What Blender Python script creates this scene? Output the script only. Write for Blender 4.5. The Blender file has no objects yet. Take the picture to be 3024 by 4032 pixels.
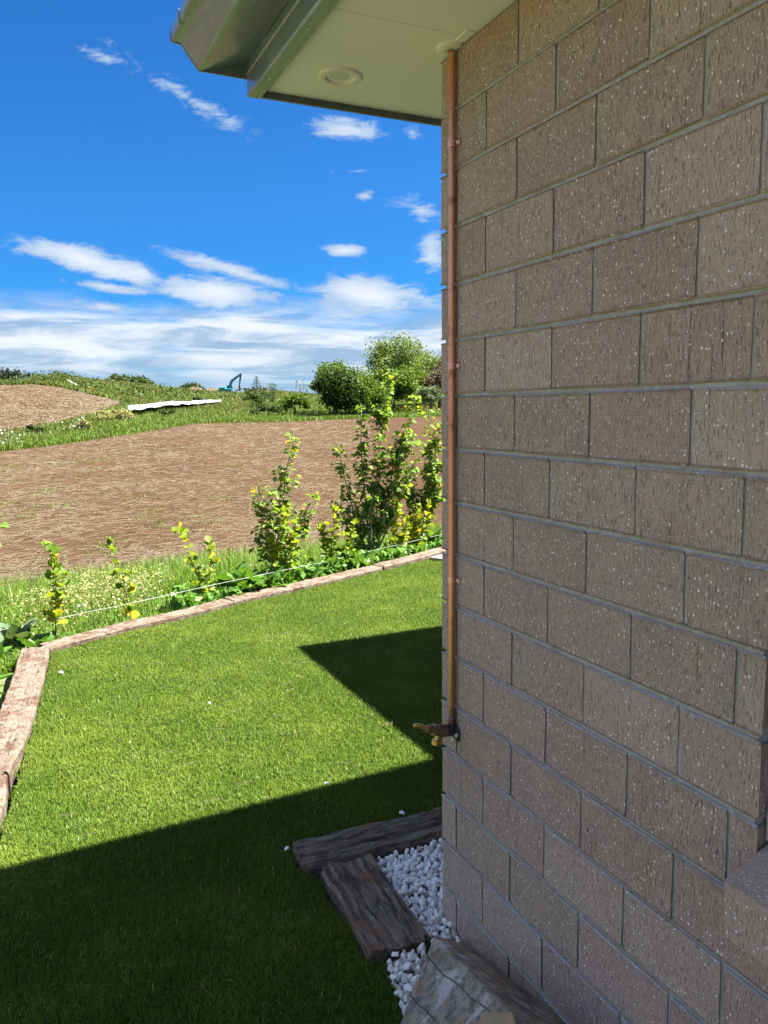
import bpy, math, random
import numpy as np
from mathutils import Vector, Matrix, Euler

random.seed(7)
rng = np.random.default_rng(11)
sc = bpy.context.scene
col = sc.collection
H = 2.703            # soffit height above the lawn
M = 0.16             # block course
U = 0.30             # block module along the wall
J = 0.018            # joint

# ------------------------------------------------------------------ camera
cam_d = bpy.data.cameras.new('camera')
cam = bpy.data.objects.new('camera', cam_d)
col.objects.link(cam)
cam_d.sensor_fit = 'VERTICAL'
cam_d.sensor_height = 36.0
cam_d.sensor_width = 27.0
cam_d.lens = 27.84
cam_d.clip_start = 0.05
cam_d.clip_end = 6000
R = Matrix(((0.906227, 0.065589, -0.417672), (-0.422636, 0.113852, -0.89912), (-0.011419, 0.99133, 0.130896)))
CAM = Vector((-1.1925, -2.0478, 1.7087))
cam.matrix_world = Matrix.Translation(CAM) @ R.to_4x4()
sc.camera = cam

# ------------------------------------------------------------------ light
SUN = Vector((0.60, -0.176, 1.0)).normalized()
sun_d = bpy.data.lights.new('sun', 'SUN')
sun_d.energy = 5.0
sun_d.angle = math.radians(0.53)
sun_d.color = (1.0, 0.955, 0.88)
sun = bpy.data.objects.new('sun', sun_d)
col.objects.link(sun)
sun.rotation_euler = SUN.to_track_quat('Z', 'Y').to_euler()
sun.location = (20, -5, 30)
sc.view_settings.view_transform = 'Standard'
sc.view_settings.look = 'None'
sc.view_settings.exposure = 2.5
sc.view_settings.gamma = 1.0
sc.view_settings.use_curve_mapping = False
sc.render.film_transparent = False
sc.cycles.max_bounces = 8
sc.cycles.diffuse_bounces = 6
sc.cycles.glossy_bounces = 3
sc.cycles.transmission_bounces = 3
sc.cycles.transparent_max_bounces = 4
sc.cycles.caustics_reflective = False
sc.cycles.caustics_refractive = False


class G:
    """small helper for building node trees"""
    def __init__(self, nt):
        self.nt = nt
    def n(self, typ, **kw):
        nd = self.nt.nodes.new(typ)
        for k, v in kw.items():
            setattr(nd, k, v)
        return nd
    def put(self, sock, v):
        if isinstance(v, bpy.types.NodeSocket):
            self.nt.links.new(v, sock)
        elif v is not None:
            if isinstance(v, (tuple, list)) and len(v) == 3 and sock.type == 'RGBA':
                v = (*v, 1)
            sock.default_value = v
    def math(self, op, a, b=None, c=None, clamp=False):
        nd = self.n('ShaderNodeMath', operation=op, use_clamp=clamp)
        self.put(nd.inputs[0], a)
        if b is not None: self.put(nd.inputs[1], b)
        if c is not None: self.put(nd.inputs[2], c)
        return nd.outputs[0]
    def vmath(self, op, a, b=None):
        nd = self.n('ShaderNodeVectorMath', operation=op)
        self.put(nd.inputs[0], a)
        if b is not None: self.put(nd.inputs[1], b)
        return nd.outputs[0]
    def mix(self, f, a, b, blend='MIX'):
        nd = self.n('ShaderNodeMix', data_type='RGBA', blend_type=blend)
        nd.clamp_factor = True
        self.put(nd.inputs[0], f); self.put(nd.inputs[6], a); self.put(nd.inputs[7], b)
        return nd.outputs[2]
    def noise(self, vec, scale, detail=4, rough=0.55, dist=0.0, color=False):
        nd = self.n('ShaderNodeTexNoise')
        self.put(nd.inputs['Vector'], vec)
        nd.inputs['Scale'].default_value = scale
        nd.inputs['Detail'].default_value = detail
        nd.inputs['Roughness'].default_value = rough
        nd.inputs['Distortion'].default_value = dist
        return nd.outputs[1 if color else 0]
    def vor(self, vec, scale, out=0, feature='F1', rand=1.0):
        nd = self.n('ShaderNodeTexVoronoi', feature=feature)
        self.put(nd.inputs['Vector'], vec)
        nd.inputs['Scale'].default_value = scale
        nd.inputs['Randomness'].default_value = rand
        return nd.outputs[out]
    def ramp(self, f, a, b, inv=False):
        nd = self.n('ShaderNodeMapRange', interpolation_type='SMOOTHSTEP')
        self.put(nd.inputs[0], f)
        if a > b: a, b, inv = b, a, not inv
        nd.inputs[1].default_value = a; nd.inputs[2].default_value = b
        nd.inputs[3].default_value = 1.0 if inv else 0.0
        nd.inputs[4].default_value = 0.0 if inv else 1.0
        return nd.outputs[0]
    def mapping(self, vec, scale=(1, 1, 1), rot=(0, 0, 0), loc=(0, 0, 0)):
        nd = self.n('ShaderNodeMapping')
        self.put(nd.inputs[0], vec)
        nd.inputs[1].default_value = loc; nd.inputs[2].default_value = rot; nd.inputs[3].default_value = scale
        return nd.outputs[0]
    def pos(self):
        return self.n('ShaderNodeNewGeometry').outputs['Position']
    def sep(self, v):
        nd = self.n('ShaderNodeSeparateXYZ'); self.put(nd.inputs[0], v)
        return nd.outputs
    def bump(self, h, strength, dist=0.01):
        nd = self.n('ShaderNodeBump')
        nd.inputs['Strength'].default_value = strength
        nd.inputs['Distance'].default_value = dist
        self.put(nd.inputs['Height'], h)
        return nd.outputs[0]


# ------------------------------------------------------------------ sky
world = bpy.data.worlds.new('World')
sc.world = world
world.use_nodes = True
nt = world.node_tree
nt.nodes.clear()
g = G(nt)
sky = g.n('ShaderNodeTexSky', sky_type='NISHITA')
sky.sun_disc = False
sky.sun_elevation = math.asin(SUN.z)
sky.sun_rotation = math.atan2(SUN.x, SUN.y)
sky.altitude = 20
sky.air_density = 1.0
sky.dust_density = 0.4
sky.ozone_density = 2.0
tc = g.n('ShaderNodeTexCoord')
d = g.vmath('NORMALIZE', tc.outputs['Generated'])
dx, dy, dz = g.sep(d)[:]
az = g.math('ARCTAN2', dx, dy)
el = g.math('ARCSINE', dz)
hue = g.n('ShaderNodeHueSaturation')
hue.inputs['Saturation'].default_value = 1.18
hue.inputs['Value'].default_value = 1.0
g.put(hue.inputs['Color'], sky.outputs[0])
skyc = g.mix(1.0, hue.outputs[0], (0.119, 0.366, 0.60, 1), 'MULTIPLY')
skyc = g.mix(g.ramp(el, 0.30, 0.06), skyc, g.mix(1.0, skyc, (0.62, 0.84, 0.97, 1), 'MULTIPLY'))
comb = g.n('ShaderNodeCombineXYZ')
g.put(comb.inputs[0], az); g.put(comb.inputs[1], el)
ae = comb.outputs[0]
# soft streaky noise used by every cloud
warp = g.noise(g.mapping(ae, (9, 22, 1)), 1.0, 5, 0.6, 0.3)
fine = g.noise(g.mapping(ae, (30, 85, 1), rot=(0, 0, 0.12)), 1.0, 8, 0.62, 0.8)
CL = [(0.2053, 0.3471, 0.085, 0.0125, 25, .62), (0.3934, 0.3188, 0.050, 0.0106, 3, .85), (0.4736, 0.3155, 0.0128, 0.008, 0, .6),
      (0.0909, 0.1702, 0.0802, 0.0150, 12, 1.3), (0.2562, 0.1638, 0.0786, 0.0105, 14, 1.1), (0.2391, 0.1397, 0.0641, 0.0192, 5, 1.25),
      (0.3909, 0.1881, 0.0263, 0.0064, 0, 1.0), (0.4952, 0.1871, 0.0192, 0.0241, 0, .9), (0.4843, 0.2314, 0.0385, 0.0134, 15, .62),
      (0.4211, 0.1347, 0.0754, 0.0243, 5, 1.2), (0.107, 0.1415, 0.0468, 0.0064, 6, .9), (0.4172, 0.2501, 0.0144, 0.0061, -15, .62),
      (0.4063, 0.2753, 0.0225, 0.0026, 0, .5), (0.1058, 0.1196, 0.0321, 0.0064, 5, .9), (0.1141, 0.378, 0.0192, 0.0064, 15, .42),
      (-0.30, 0.21, 0.09, 0.02, 8, 1.0), (-0.55, 0.16, 0.12, 0.025, -4, 1.0), (0.80, 0.17, 0.1, 0.022, 6, 1.0), (1.1, 0.26, 0.12, 0.02, 10, .8),
      (-1.0, 0.3, 0.14, 0.02, 14, .8), (1.6, 0.18, 0.15, 0.03, 4, 1.0), (-1.7, 0.2, 0.15, 0.03, 4, 1.0), (2.4, 0.22, 0.15, 0.03, 4, 1.0), (-2.5, 0.24, 0.15, 0.03, -6, 1.0)]
dens = None
for (a, e, sa, se, tilt, st) in CL:
    t = math.radians(tilt)
    u = g.math('SUBTRACT', az, a)
    v = g.math('SUBTRACT', el, e)
    p = g.math('MULTIPLY_ADD', u, math.cos(t) / sa, g.math('MULTIPLY', v, -math.sin(t) / sa))
    q = g.math('MULTIPLY_ADD', u, math.sin(t) / se, g.math('MULTIPLY', v, math.cos(t) / se))
    r2 = g.math('MULTIPLY_ADD', p, p, g.math('MULTIPLY', q, q))
    val = g.math('MULTIPLY', g.math('SUBTRACT', 1.35, g.math('SQRT', r2)), st)
    dens = val if dens is None else g.math('MAXIMUM', dens, val)
dn = g.math('ADD', dens, g.math('MULTIPLY', g.math('SUBTRACT', fine, 0.5), 1.8))
dn = g.math('ADD', dn, g.math('MULTIPLY', g.math('SUBTRACT', warp, 0.5), 1.7))
cl1 = g.ramp(dn, 0.18, 0.85)
# the low bank of layered cloud near the horizon
lay = g.noise(g.mapping(ae, (6, 36, 1), rot=(0, 0, 0.03)), 1.0, 8, 0.6, 0.5)
lay2 = g.noise(g.mapping(ae, (5.5, 24, 1)), 1.0, 5, 0.55, 0.2)
low = g.ramp(el, 0.085, 0.150, inv=True)
ld = g.math('ADD', g.math('MULTIPLY', lay, 0.75), g.math('MULTIPLY', lay2, 0.55))
ld = g.math('ADD', ld, g.math('MULTIPLY', low, 0.42))
cl2 = g.math('MULTIPLY', g.ramp(ld, 0.66, 1.06), g.ramp(el, 0.10, 0.165, inv=True))
shade = g.noise(g.mapping(ae, (7, 46, 1), loc=(3, 1, 0)), 1.0, 7, 0.6, 0.6)
white = (3.55, 3.65, 3.8, 1)
grey = (1.4, 1.95, 2.6, 1)
lowcol = g.mix(g.ramp(shade, 0.36, 0.62), grey, white)
lowcol = g.mix(g.ramp(el, 0.0, 0.07), (1.4, 2.1, 3.0, 1), lowcol)
body = g.ramp(g.math('SUBTRACT', dn, g.math('MULTIPLY', g.math('ADD', shade, fine), 1.6)), -1.25, 0.15)
hicol = g.mix(body, (1.75, 2.3, 3.0, 1), white)
# broken cloud added out of view to brighten shade, projected on a flat layer
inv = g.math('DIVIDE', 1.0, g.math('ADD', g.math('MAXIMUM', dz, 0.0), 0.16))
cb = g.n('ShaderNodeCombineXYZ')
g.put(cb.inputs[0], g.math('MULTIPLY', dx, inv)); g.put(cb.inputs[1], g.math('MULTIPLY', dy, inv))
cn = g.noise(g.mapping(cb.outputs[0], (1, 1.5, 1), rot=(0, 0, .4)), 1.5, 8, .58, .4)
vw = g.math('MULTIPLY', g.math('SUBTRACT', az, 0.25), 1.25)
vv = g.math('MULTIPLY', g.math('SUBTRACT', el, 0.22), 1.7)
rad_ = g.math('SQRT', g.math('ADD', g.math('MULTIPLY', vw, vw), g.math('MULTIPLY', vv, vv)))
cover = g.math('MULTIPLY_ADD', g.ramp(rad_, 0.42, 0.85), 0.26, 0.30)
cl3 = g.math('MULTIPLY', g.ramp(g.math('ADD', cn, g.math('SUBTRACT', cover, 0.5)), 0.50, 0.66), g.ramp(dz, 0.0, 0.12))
skyc = g.mix(g.math('MULTIPLY', cl3, 0.9), skyc, g.mix(g.ramp(cn, .5, .75), (3.4, 3.8, 4.3, 1), (5.1, 5.15, 5.2, 1)))  # kept whiter than the visible clouds, as extra fill for the wall
c = g.mix(g.math('MULTIPLY', cl2, 0.88), skyc, lowcol)
c = g.mix(g.math('MULTIPLY', cl1, 0.86), c, hicol)
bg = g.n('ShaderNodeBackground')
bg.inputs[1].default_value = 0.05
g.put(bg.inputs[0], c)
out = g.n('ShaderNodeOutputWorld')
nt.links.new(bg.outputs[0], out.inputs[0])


# ------------------------------------------------------------------ helpers
def mat(name, fn):
    m = bpy.data.materials.new(name)
    m.use_nodes = True
    t = m.node_tree
    t.nodes.clear()
    gg = G(t)
    sh = fn(gg)
    o = gg.n('ShaderNodeOutputMaterial')
    t.links.new(sh, o.inputs[0])
    return m


def pbsdf(gg, color, rough=0.7, metal=0.0, normal=None, spec=None, coat=None):
    b = gg.n('ShaderNodeBsdfPrincipled')
    gg.put(b.inputs['Base Color'], color)
    gg.put(b.inputs['Roughness'], rough)
    gg.put(b.inputs['Metallic'], metal)
    if normal is not None: gg.put(b.inputs['Normal'], normal)
    if spec is not None: gg.put(b.inputs['Specular IOR Level'], spec)
    return b.outputs[0]


def leafy(gg, color, rough=0.45, trans=0.35, tcol=None, spec=0.4):
    p = pbsdf(gg, color, rough, spec=spec)
    t = gg.n('ShaderNodeBsdfTranslucent')
    gg.put(t.inputs[0], tcol if tcol is not None else color)
    m = gg.n('ShaderNodeMixShader')
    m.inputs[0].default_value = trans
    gg.nt.links.new(p, m.inputs[1]); gg.nt.links.new(t.outputs[0], m.inputs[2])
    return m.outputs[0]


def props(o, label=None, cat=None, group=None, kind=None):
    if label: o['label'] = label
    if cat: o['category'] = cat
    if group: o['group'] = group
    if kind: o['kind'] = kind
    return o


def link(name, me, m=None, parent=None, loc=(0, 0, 0)):
    o = bpy.data.objects.new(name, me)
    col.objects.link(o)
    if m is not None and me is not None and not me.materials:
        me.materials.append(m)
    if parent is not None: o.parent = parent
    o.location = loc
    return o


def empty(name, loc, label, cat, group=None):
    o = bpy.data.objects.new(name, None)
    col.objects.link(o)
    o.location = loc
    o.empty_display_size = 0.1
    return props(o, label, cat, group)


def nmesh(name, V, F, smooth=False):
    """fast mesh: V (n,3), F (m,k) with one k"""
    V = np.asarray(V, np.float32); F = np.asarray(F, np.int32)
    me = bpy.data.meshes.new(name)
    k = F.shape[1]
    me.vertices.add(len(V)); me.vertices.foreach_set('co', V.ravel())
    me.loops.add(F.size); me.loops.foreach_set('vertex_index', F.ravel())
    me.polygons.add(len(F))
    me.polygons.foreach_set('loop_start', np.arange(0, F.size, k, dtype=np.int32))
    me.polygons.foreach_set('loop_total', np.full(len(F), k, np.int32))
    if smooth: me.polygons.foreach_set('use_smooth', np.ones(len(F), bool))
    me.update(calc_edges=True)
    return me


def pmesh(name, V, F, smooth=False):
    me = bpy.data.meshes.new(name)
    me.from_pydata([tuple(v) for v in V], [], [tuple(f) for f in F])
    if smooth:
        for p in me.polygons: p.use_smooth = True
    me.update()
    return me


def box_data(x0, x1, y0, y1, z0, z1, bev=0.0):
    """box with chamfered edges: list of verts and faces"""
    if bev <= 0:
        V = [(x, y, z) for x in (x0, x1) for y in (y0, y1) for z in (z0, z1)]
        F = [(0, 1, 3, 2), (4, 6, 7, 5), (0, 4, 5, 1), (2, 3, 7, 6), (0, 2, 6, 4), (1, 5, 7, 3)]
        return V, F
    import bmesh
    bm = bmesh.new()
    bmesh.ops.create_cube(bm, size=1.0)
    for v in bm.verts:
        v.co.x = x0 + (v.co.x + .5) * (x1 - x0); v.co.y = y0 + (v.co.y + .5) * (y1 - y0); v.co.z = z0 + (v.co.z + .5) * (z1 - z0)
    bmesh.ops.bevel(bm, geom=bm.edges[:], offset=bev, segments=1, affect='EDGES', profile=0.5)
    bm.verts.index_update()
    V = [v.co[:] for v in bm.verts]
    F = [[v.index for v in f.verts] for f in bm.faces]
    bm.free()
    return V, F


def box_mesh(name, *a, bev=0.0):
    V, F = box_data(*a, bev=bev)
    return pmesh(name, V, F)


class MB:
    """collects several shapes into one mesh"""
    def __init__(self): self.V = []; self.F = []
    def add(self, V, F):
        n = len(self.V)
        self.V += [tuple(v) for v in V]; self.F += [tuple(i + n for i in f) for f in F]
    def box(self, *a, bev=0.0): self.add(*box_data(*a, bev=bev)); return self
    def tube(self, pts, rad, seg=12, cap=True):
        pts = [Vector(p) for p in pts]
        if not isinstance(rad, (list, tuple)): rad = [rad] * len(pts)
        n0 = len(self.V); up = None
        for i, p in enumerate(pts):
            t = (pts[min(i + 1, len(pts) - 1)] - pts[max(i - 1, 0)]).normalized()
            if up is None:
                up = Vector((0, 0, 1)) if abs(t.z) < .9 else Vector((1, 0, 0))
            a = t.cross(up).normalized(); b = a.cross(t).normalized(); up = b
            for k in range(seg):
                th = 2 * math.pi * k / seg
                self.V.append(tuple(p + (a * math.cos(th) + b * math.sin(th)) * rad[i]))
        for i in range(len(pts) - 1):
            for k in range(seg):
                k2 = (k + 1) % seg
                self.F.append((n0 + i * seg + k, n0 + (i + 1) * seg + k, n0 + (i + 1) * seg + k2, n0 + i * seg + k2))
        if cap:
            self.F.append(tuple(n0 + k for k in range(seg)))
            self.F.append(tuple(n0 + (len(pts) - 1) * seg + k for k in range(seg))[::-1])
        return self
    def prism(self, prof, axis, a, b):
        """closed 2D profile extruded along axis from a to b (profile gives the two other axes in order)"""
        n = len(prof)
        def p3(u, v, w):
            return {'x': (w, u, v), 'y': (u, w, v), 'z': (u, v, w)}[axis]
        V = [p3(u, v, a) for u, v in prof] + [p3(u, v, b) for u, v in prof]
        F = [(i, (i + 1) % n, n + (i + 1) % n, n + i) for i in range(n)] + [tuple(range(n))[::-1], tuple(range(n, 2 * n))]
        self.add(V, F); return self
    def build(self, name, m, parent=None, loc=(0, 0, 0), smooth=False, angle=None):
        me = pmesh(name, self.V, self.F, smooth)
        import bmesh
        bm = bmesh.new(); bm.from_mesh(me); bmesh.ops.recalc_face_normals(bm, faces=bm.faces[:]); bm.to_mesh(me); bm.free()
        if angle is not None:
            me.polygons.foreach_set('use_smooth', np.ones(len(me.polygons), bool))
            try: me.set_sharp_from_angle(angle=math.radians(angle))
            except Exception: pass
        return link(name, me, m, parent, loc)


def fbm(x, y, s, seed=0):
    """cheap smooth 2D noise, sum of rotated sines"""
    r = np.random.default_rng(seed)
    o = np.zeros_like(np.asarray(x, float))
    for k in range(7):
        a = r.uniform(0, 6.28); f = s * r.uniform(.6, 2.4); p = r.uniform(0, 6.28)
        o = o + np.sin((x * np.cos(a) + y * np.sin(a)) * f + p + 1.3 * np.sin((x * np.sin(a * 2) - y * np.cos(a * 2)) * f * .7 + p * 2)) / 7
    return o


# ------------------------------------------------------------------ materials
def m_block(gg):
    P = gg.pos()
    oi = gg.n('ShaderNodeObjectInfo').outputs['Random']
    gen = gg.n('ShaderNodeTexCoord').outputs['Generated']
    gz = gg.sep(gen)[2]
    o2 = gg.math('FRACT', gg.math('MULTIPLY', oi, 13.7))
    base = gg.mix(oi, (0.345, 0.262, 0.212), (0.495, 0.385, 0.318))
    base = gg.mix(gg.math('MULTIPLY', gg.ramp(o2, .35, .95), .75), base, (0.36, 0.252, 0.215))
    base = gg.mix(gg.math('MULTIPLY', gg.ramp(gg.noise(P, 2.3, 5, .6), .45, .7), .35), base, (0.36, 0.245, 0.165))
    blot = gg.noise(P, 9, 4)
    base = gg.mix(gg.math('MULTIPLY', gg.ramp(blot, .4, .65), .45), base, (0.44, 0.335, 0.240))
    streak = gg.noise(gg.mapping(P, (1, 1, .13)), 260, 3, .6)
    base = gg.mix(gg.math('MULTIPLY', gg.ramp(streak, .46, .62), .30), base, (0.64, 0.49, 0.38))
    pitn = gg.noise(gg.mapping(P, (1, 1, .20), loc=(3, 7, 1)), 330, 3, .55)
    pit = gg.ramp(pitn, .565, .66)
    base = gg.mix(gg.math('MULTIPLY', pit, .55), base, (0.075, 0.052, 0.042))
    pit2 = gg.ramp(gg.noise(gg.mapping(P, (1, 1, .035), loc=(1, 2, 9)), 75, 2, .5), .685, .72)
    base = gg.mix(gg.math('MULTIPLY', pit2, .6), base, (0.085, 0.07, 0.062))
    ps = gg.sep(P)
    fl = gg.n('ShaderNodeCombineXYZ')
    gg.put(fl.inputs[0], gg.math('ADD', ps[0], ps[1])); gg.put(fl.inputs[1], gg.math('MULTIPLY_ADD', ps[2], .8, gg.math('MULTIPLY', ps[0], .9)))
    Pw = gg.vmath('ADD', fl.outputs[0], gg.vmath('MULTIPLY', gg.vmath('SUBTRACT', gg.noise(P, 260, 2, color=True), (.5, .5, .5)), (.005, .005, 0)))
    def v2(sc_, out_):
        nd = gg.n('ShaderNodeTexVoronoi', voronoi_dimensions='2D')
        gg.put(nd.inputs['Vector'], Pw); nd.inputs['Scale'].default_value = sc_
        return nd.outputs[out_]
    vd = v2(104, 0)
    vc = gg.sep(v2(104, 1))
    siz = gg.math('MULTIPLY_ADD', gg.math('POWER', vc[1], 2.5), .15, .085)
    spk = gg.math('MULTIPLY', gg.math('LESS_THAN', vd, siz), gg.ramp(gg.math('ADD', vc[0], gg.math('MULTIPLY', gg.noise(P, 7, 3), .30)), .84, .86))
    vd2 = v2(150, 0); vc2 = gg.sep(v2(150, 1))[1]
    spk2 = gg.math('MULTIPLY', gg.ramp(vd2, .15, .28, inv=True), gg.ramp(vc2, .72, .74))
    base = gg.mix(gg.math('MULTIPLY', spk2, .6), base, (0.62, 0.56, 0.50))
    base = gg.mix(spk, base, (0.95, 0.92, 0.86))
    # lime bloom along the upper arris of some blocks
    edge = gg.math('ADD', gz, gg.math('MULTIPLY', gg.math('SUBTRACT', gg.noise(P, 30, 4), .5), .12))
    eff = gg.math('MULTIPLY', gg.ramp(edge, .955, .995), gg.ramp(gg.noise(P, 5, 3), .40, .62))
    base = gg.mix(gg.math('MULTIPLY', eff, .7), base, (0.42, 0.44, 0.52))
    h = gg.math('SUBTRACT', gg.math('ADD', gg.math('MULTIPLY', streak, .5), gg.math('MULTIPLY', spk, .3)), gg.math('MULTIPLY', pit, .9))
    return pbsdf(gg, base, .86, normal=gg.bump(h, .55, .004), spec=.25)


def m_mortar(gg):
    P = gg.pos()
    n1 = gg.noise(P, 14, 5); n2 = gg.noise(P, 260, 3)
    c = gg.mix(gg.ramp(n1, .35, .65), (0.42, 0.39, 0.33), (0.52, 0.50, 0.46))
    c = gg.mix(gg.ramp(gg.noise(P, 45, 4), .52, .68), c, (0.56, 0.56, 0.57))
    c = gg.mix(gg.math('MULTIPLY', gg.ramp(n2, .3, .7), .35), c, (0.28, 0.26, 0.22))
    return pbsdf(gg, c, .92, normal=gg.bump(gg.math('ADD', n2, gg.noise(P, 60, 3)), .5, .003), spec=.2)


def m_soffit(gg):
    P = gg.pos()
    c = gg.mix(gg.ramp(gg.noise(P, 3, 4), .3, .7), (0.86, 0.85, 0.88), (0.90, 0.89, 0.92))
    c = gg.mix(gg.math('MULTIPLY', gg.ramp(gg.noise(P, 55, 2), .72, .76), .35), c, (0.5, 0.47, 0.40))
    return pbsdf(gg, c, .75, normal=gg.bump(gg.noise(P, 350, 2), .08, .001), spec=.3)


def m_steel(gg):
    P = gg.pos()
    dirt = gg.noise(gg.mapping(P, (3, 3, 1.2)), 14, 5, .65)
    c = gg.mix(gg.ramp(dirt, .42, .72), (0.085, 0.100, 0.110), (0.130, 0.140, 0.145))
    return pbsdf(gg, c, gg.math('MULTIPLY_ADD', dirt, .3, .22), normal=gg.bump(gg.noise(P, 30, 3), .03, .002), spec=.55)


def m_copper(gg):
    P = gg.pos()
    z = gg.sep(P)[2]
    n1 = gg.noise(gg.mapping(P, (1, 1, .12)), 120, 4, .6)
    n2 = gg.noise(P, 22, 4)
    c = gg.mix(n1, (0.66, 0.27, 0.15), (0.86, 0.42, 0.26))
    c = gg.mix(gg.ramp(n2, .55, .75), c, (0.42, 0.17, 0.10))
    # heat stain left by the soldering near the tap
    heat = gg.ramp(gg.math('ADD', z, gg.math('MULTIPLY', gg.math('SUBTRACT', n2, .5), .12)), .86, 1.16, inv=True)
    c = gg.mix(gg.math('MULTIPLY', heat, .8), c, (0.40, 0.22, 0.07))
    burn = gg.ramp(gg.math('ADD', z, gg.math('MULTIPLY', gg.math('SUBTRACT', n2, .5), .06)), .735, .80, inv=True)
    c = gg.mix(gg.math('MULTIPLY', burn, .9), c, (0.09, 0.065, 0.07))
    return pbsdf(gg, c, gg.math('MULTIPLY_ADD', n1, .18, .24), metal=.72)


def m_turf(gg):
    P = gg.pos()
    rnd = gg.n('ShaderNodeNewGeometry').outputs['Random Per Island']
    a = gg.mix(rnd, (0.072, 0.128, 0.012), (0.112, 0.178, 0.020))
    wear = gg.noise(P, 1.6, 5, .6)
    a = gg.mix(gg.math('MULTIPLY', gg.ramp(wear, .42, .66), .70), a, (0.185, 0.235, 0.032))
    a = gg.mix(gg.math('MULTIPLY', gg.ramp(gg.noise(P, 5, 4), .5, .72), .3), a, (0.150, 0.222, 0.055))
    a = gg.mix(gg.ramp(rnd, .985, .99), a, (0.40, 0.42, 0.20))
    return leafy(gg, a, .75, .30, spec=.12)


def m_turf_base(gg):
    P = gg.pos()
    n1 = gg.noise(P, 220, 3, .6)
    c = gg.mix(gg.ramp(n1, .35, .68), (0.022, 0.042, 0.004), (0.085, 0.135, 0.012))
    return pbsdf(gg, c, .8, normal=gg.bump(n1, .8, .02), spec=.2)


def m_soil(gg):
    P = gg.pos()
    big = gg.noise(gg.mapping(P, (1, .55, 1), rot=(0, 0, .5)), .22, 5, .6)
    mid = gg.noise(P, 2.2, 6, .68)
    fin = gg.noise(gg.mapping(P, (1, 1, 1)), 14, 5, .7)
    straw = gg.noise(gg.mapping(P, (1.0, 3.2, 1), rot=(0, 0, .42)), 5.5, 6, .72, .6)
    c = gg.mix(gg.ramp(mid, .36, .64), (0.190, 0.122, 0.078), (0.275, 0.182, 0.118))
    c = gg.mix(gg.math('MULTIPLY', gg.ramp(straw, .46, .70), .55), c, (0.42, 0.305, 0.195))
    c = gg.mix(gg.math('MULTIPLY', gg.ramp(big, .36, .70), .4), c, (0.34, 0.235, 0.150))
    c = gg.mix(gg.math('MULTIPLY', gg.ramp(fin, .60, .74), .55), c, (0.50, 0.40, 0.28))
    c = gg.mix(gg.math('MULTIPLY', gg.ramp(fin, .44, .30, ), .0), c, (0.06, 0.035, 0.02))
    c = gg.mix(gg.math('MULTIPLY', gg.ramp(fin, .30, .42, inv=True), .45), c, (0.075, 0.045, 0.028))
    gr = gg.math('MULTIPLY', gg.ramp(gg.noise(gg.mapping(P, (.8, 1.5, 1), rot=(0, 0, .4)), .30, 3, .5), .63, .70), gg.ramp(gg.noise(P, 3.5, 4), .48, .6))
    c = gg.mix(gg.math('MULTIPLY', gr, .5), c, (0.17, 0.22, 0.045))
    h = gg.math('ADD', mid, gg.math('MULTIPLY', fin, .45))
    c = gg.mix(1.0, c, (.205, .171, .125, 1), 'MULTIPLY')
    return pbsdf(gg, c, .95, normal=gg.bump(h, .8, .10), spec=.1)


def m_pasture(gg):
    P = gg.pos()
    n1 = gg.noise(P, .16, 5, .6); n2 = gg.noise(P, 1.4, 6, .7); n3 = gg.noise(P, 7, 4, .7)
    c = gg.mix(gg.ramp(n2, .35, .65), (0.065, 0.110, 0.018), (0.135, 0.185, 0.040))
    c = gg.mix(gg.math('MULTIPLY', gg.ramp(n1, .45, .62), .6), c, (0.165, 0.185, 0.070))
    c = gg.mix(gg.math('MULTIPLY', gg.ramp(n3, .55, .72), .5), c, (0.23, 0.24, 0.11))
    c = gg.mix(gg.math('MULTIPLY', gg.ramp(n3, .28, .42, inv=True), .6), c, (0.03, 0.055, 0.012))
    c = gg.mix(1.0, c, (.58, .58, .44, 1), 'MULTIPLY')
    return pbsdf(gg, c, .9, normal=gg.bump(gg.math('ADD', n2, n3), .9, .25), spec=.1)


def m_bank(gg):
    P = gg.pos()
    n1 = gg.noise(P, 1.1, 5, .6); n2 = gg.noise(P, 18, 4, .7)
    c = gg.mix(gg.ramp(n2, .35, .65), (0.105, 0.090, 0.066), (0.185, 0.165, 0.130))
    c = gg.mix(gg.math('MULTIPLY', gg.ramp(n1, .42, .56), .85), c, gg.mix(gg.ramp(n2, .35, .65), (0.050, 0.085, 0.014), (0.115, 0.160, 0.036)))
    return pbsdf(gg, c, .95, normal=gg.bump(n2, .8, .04), spec=.1)


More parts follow.
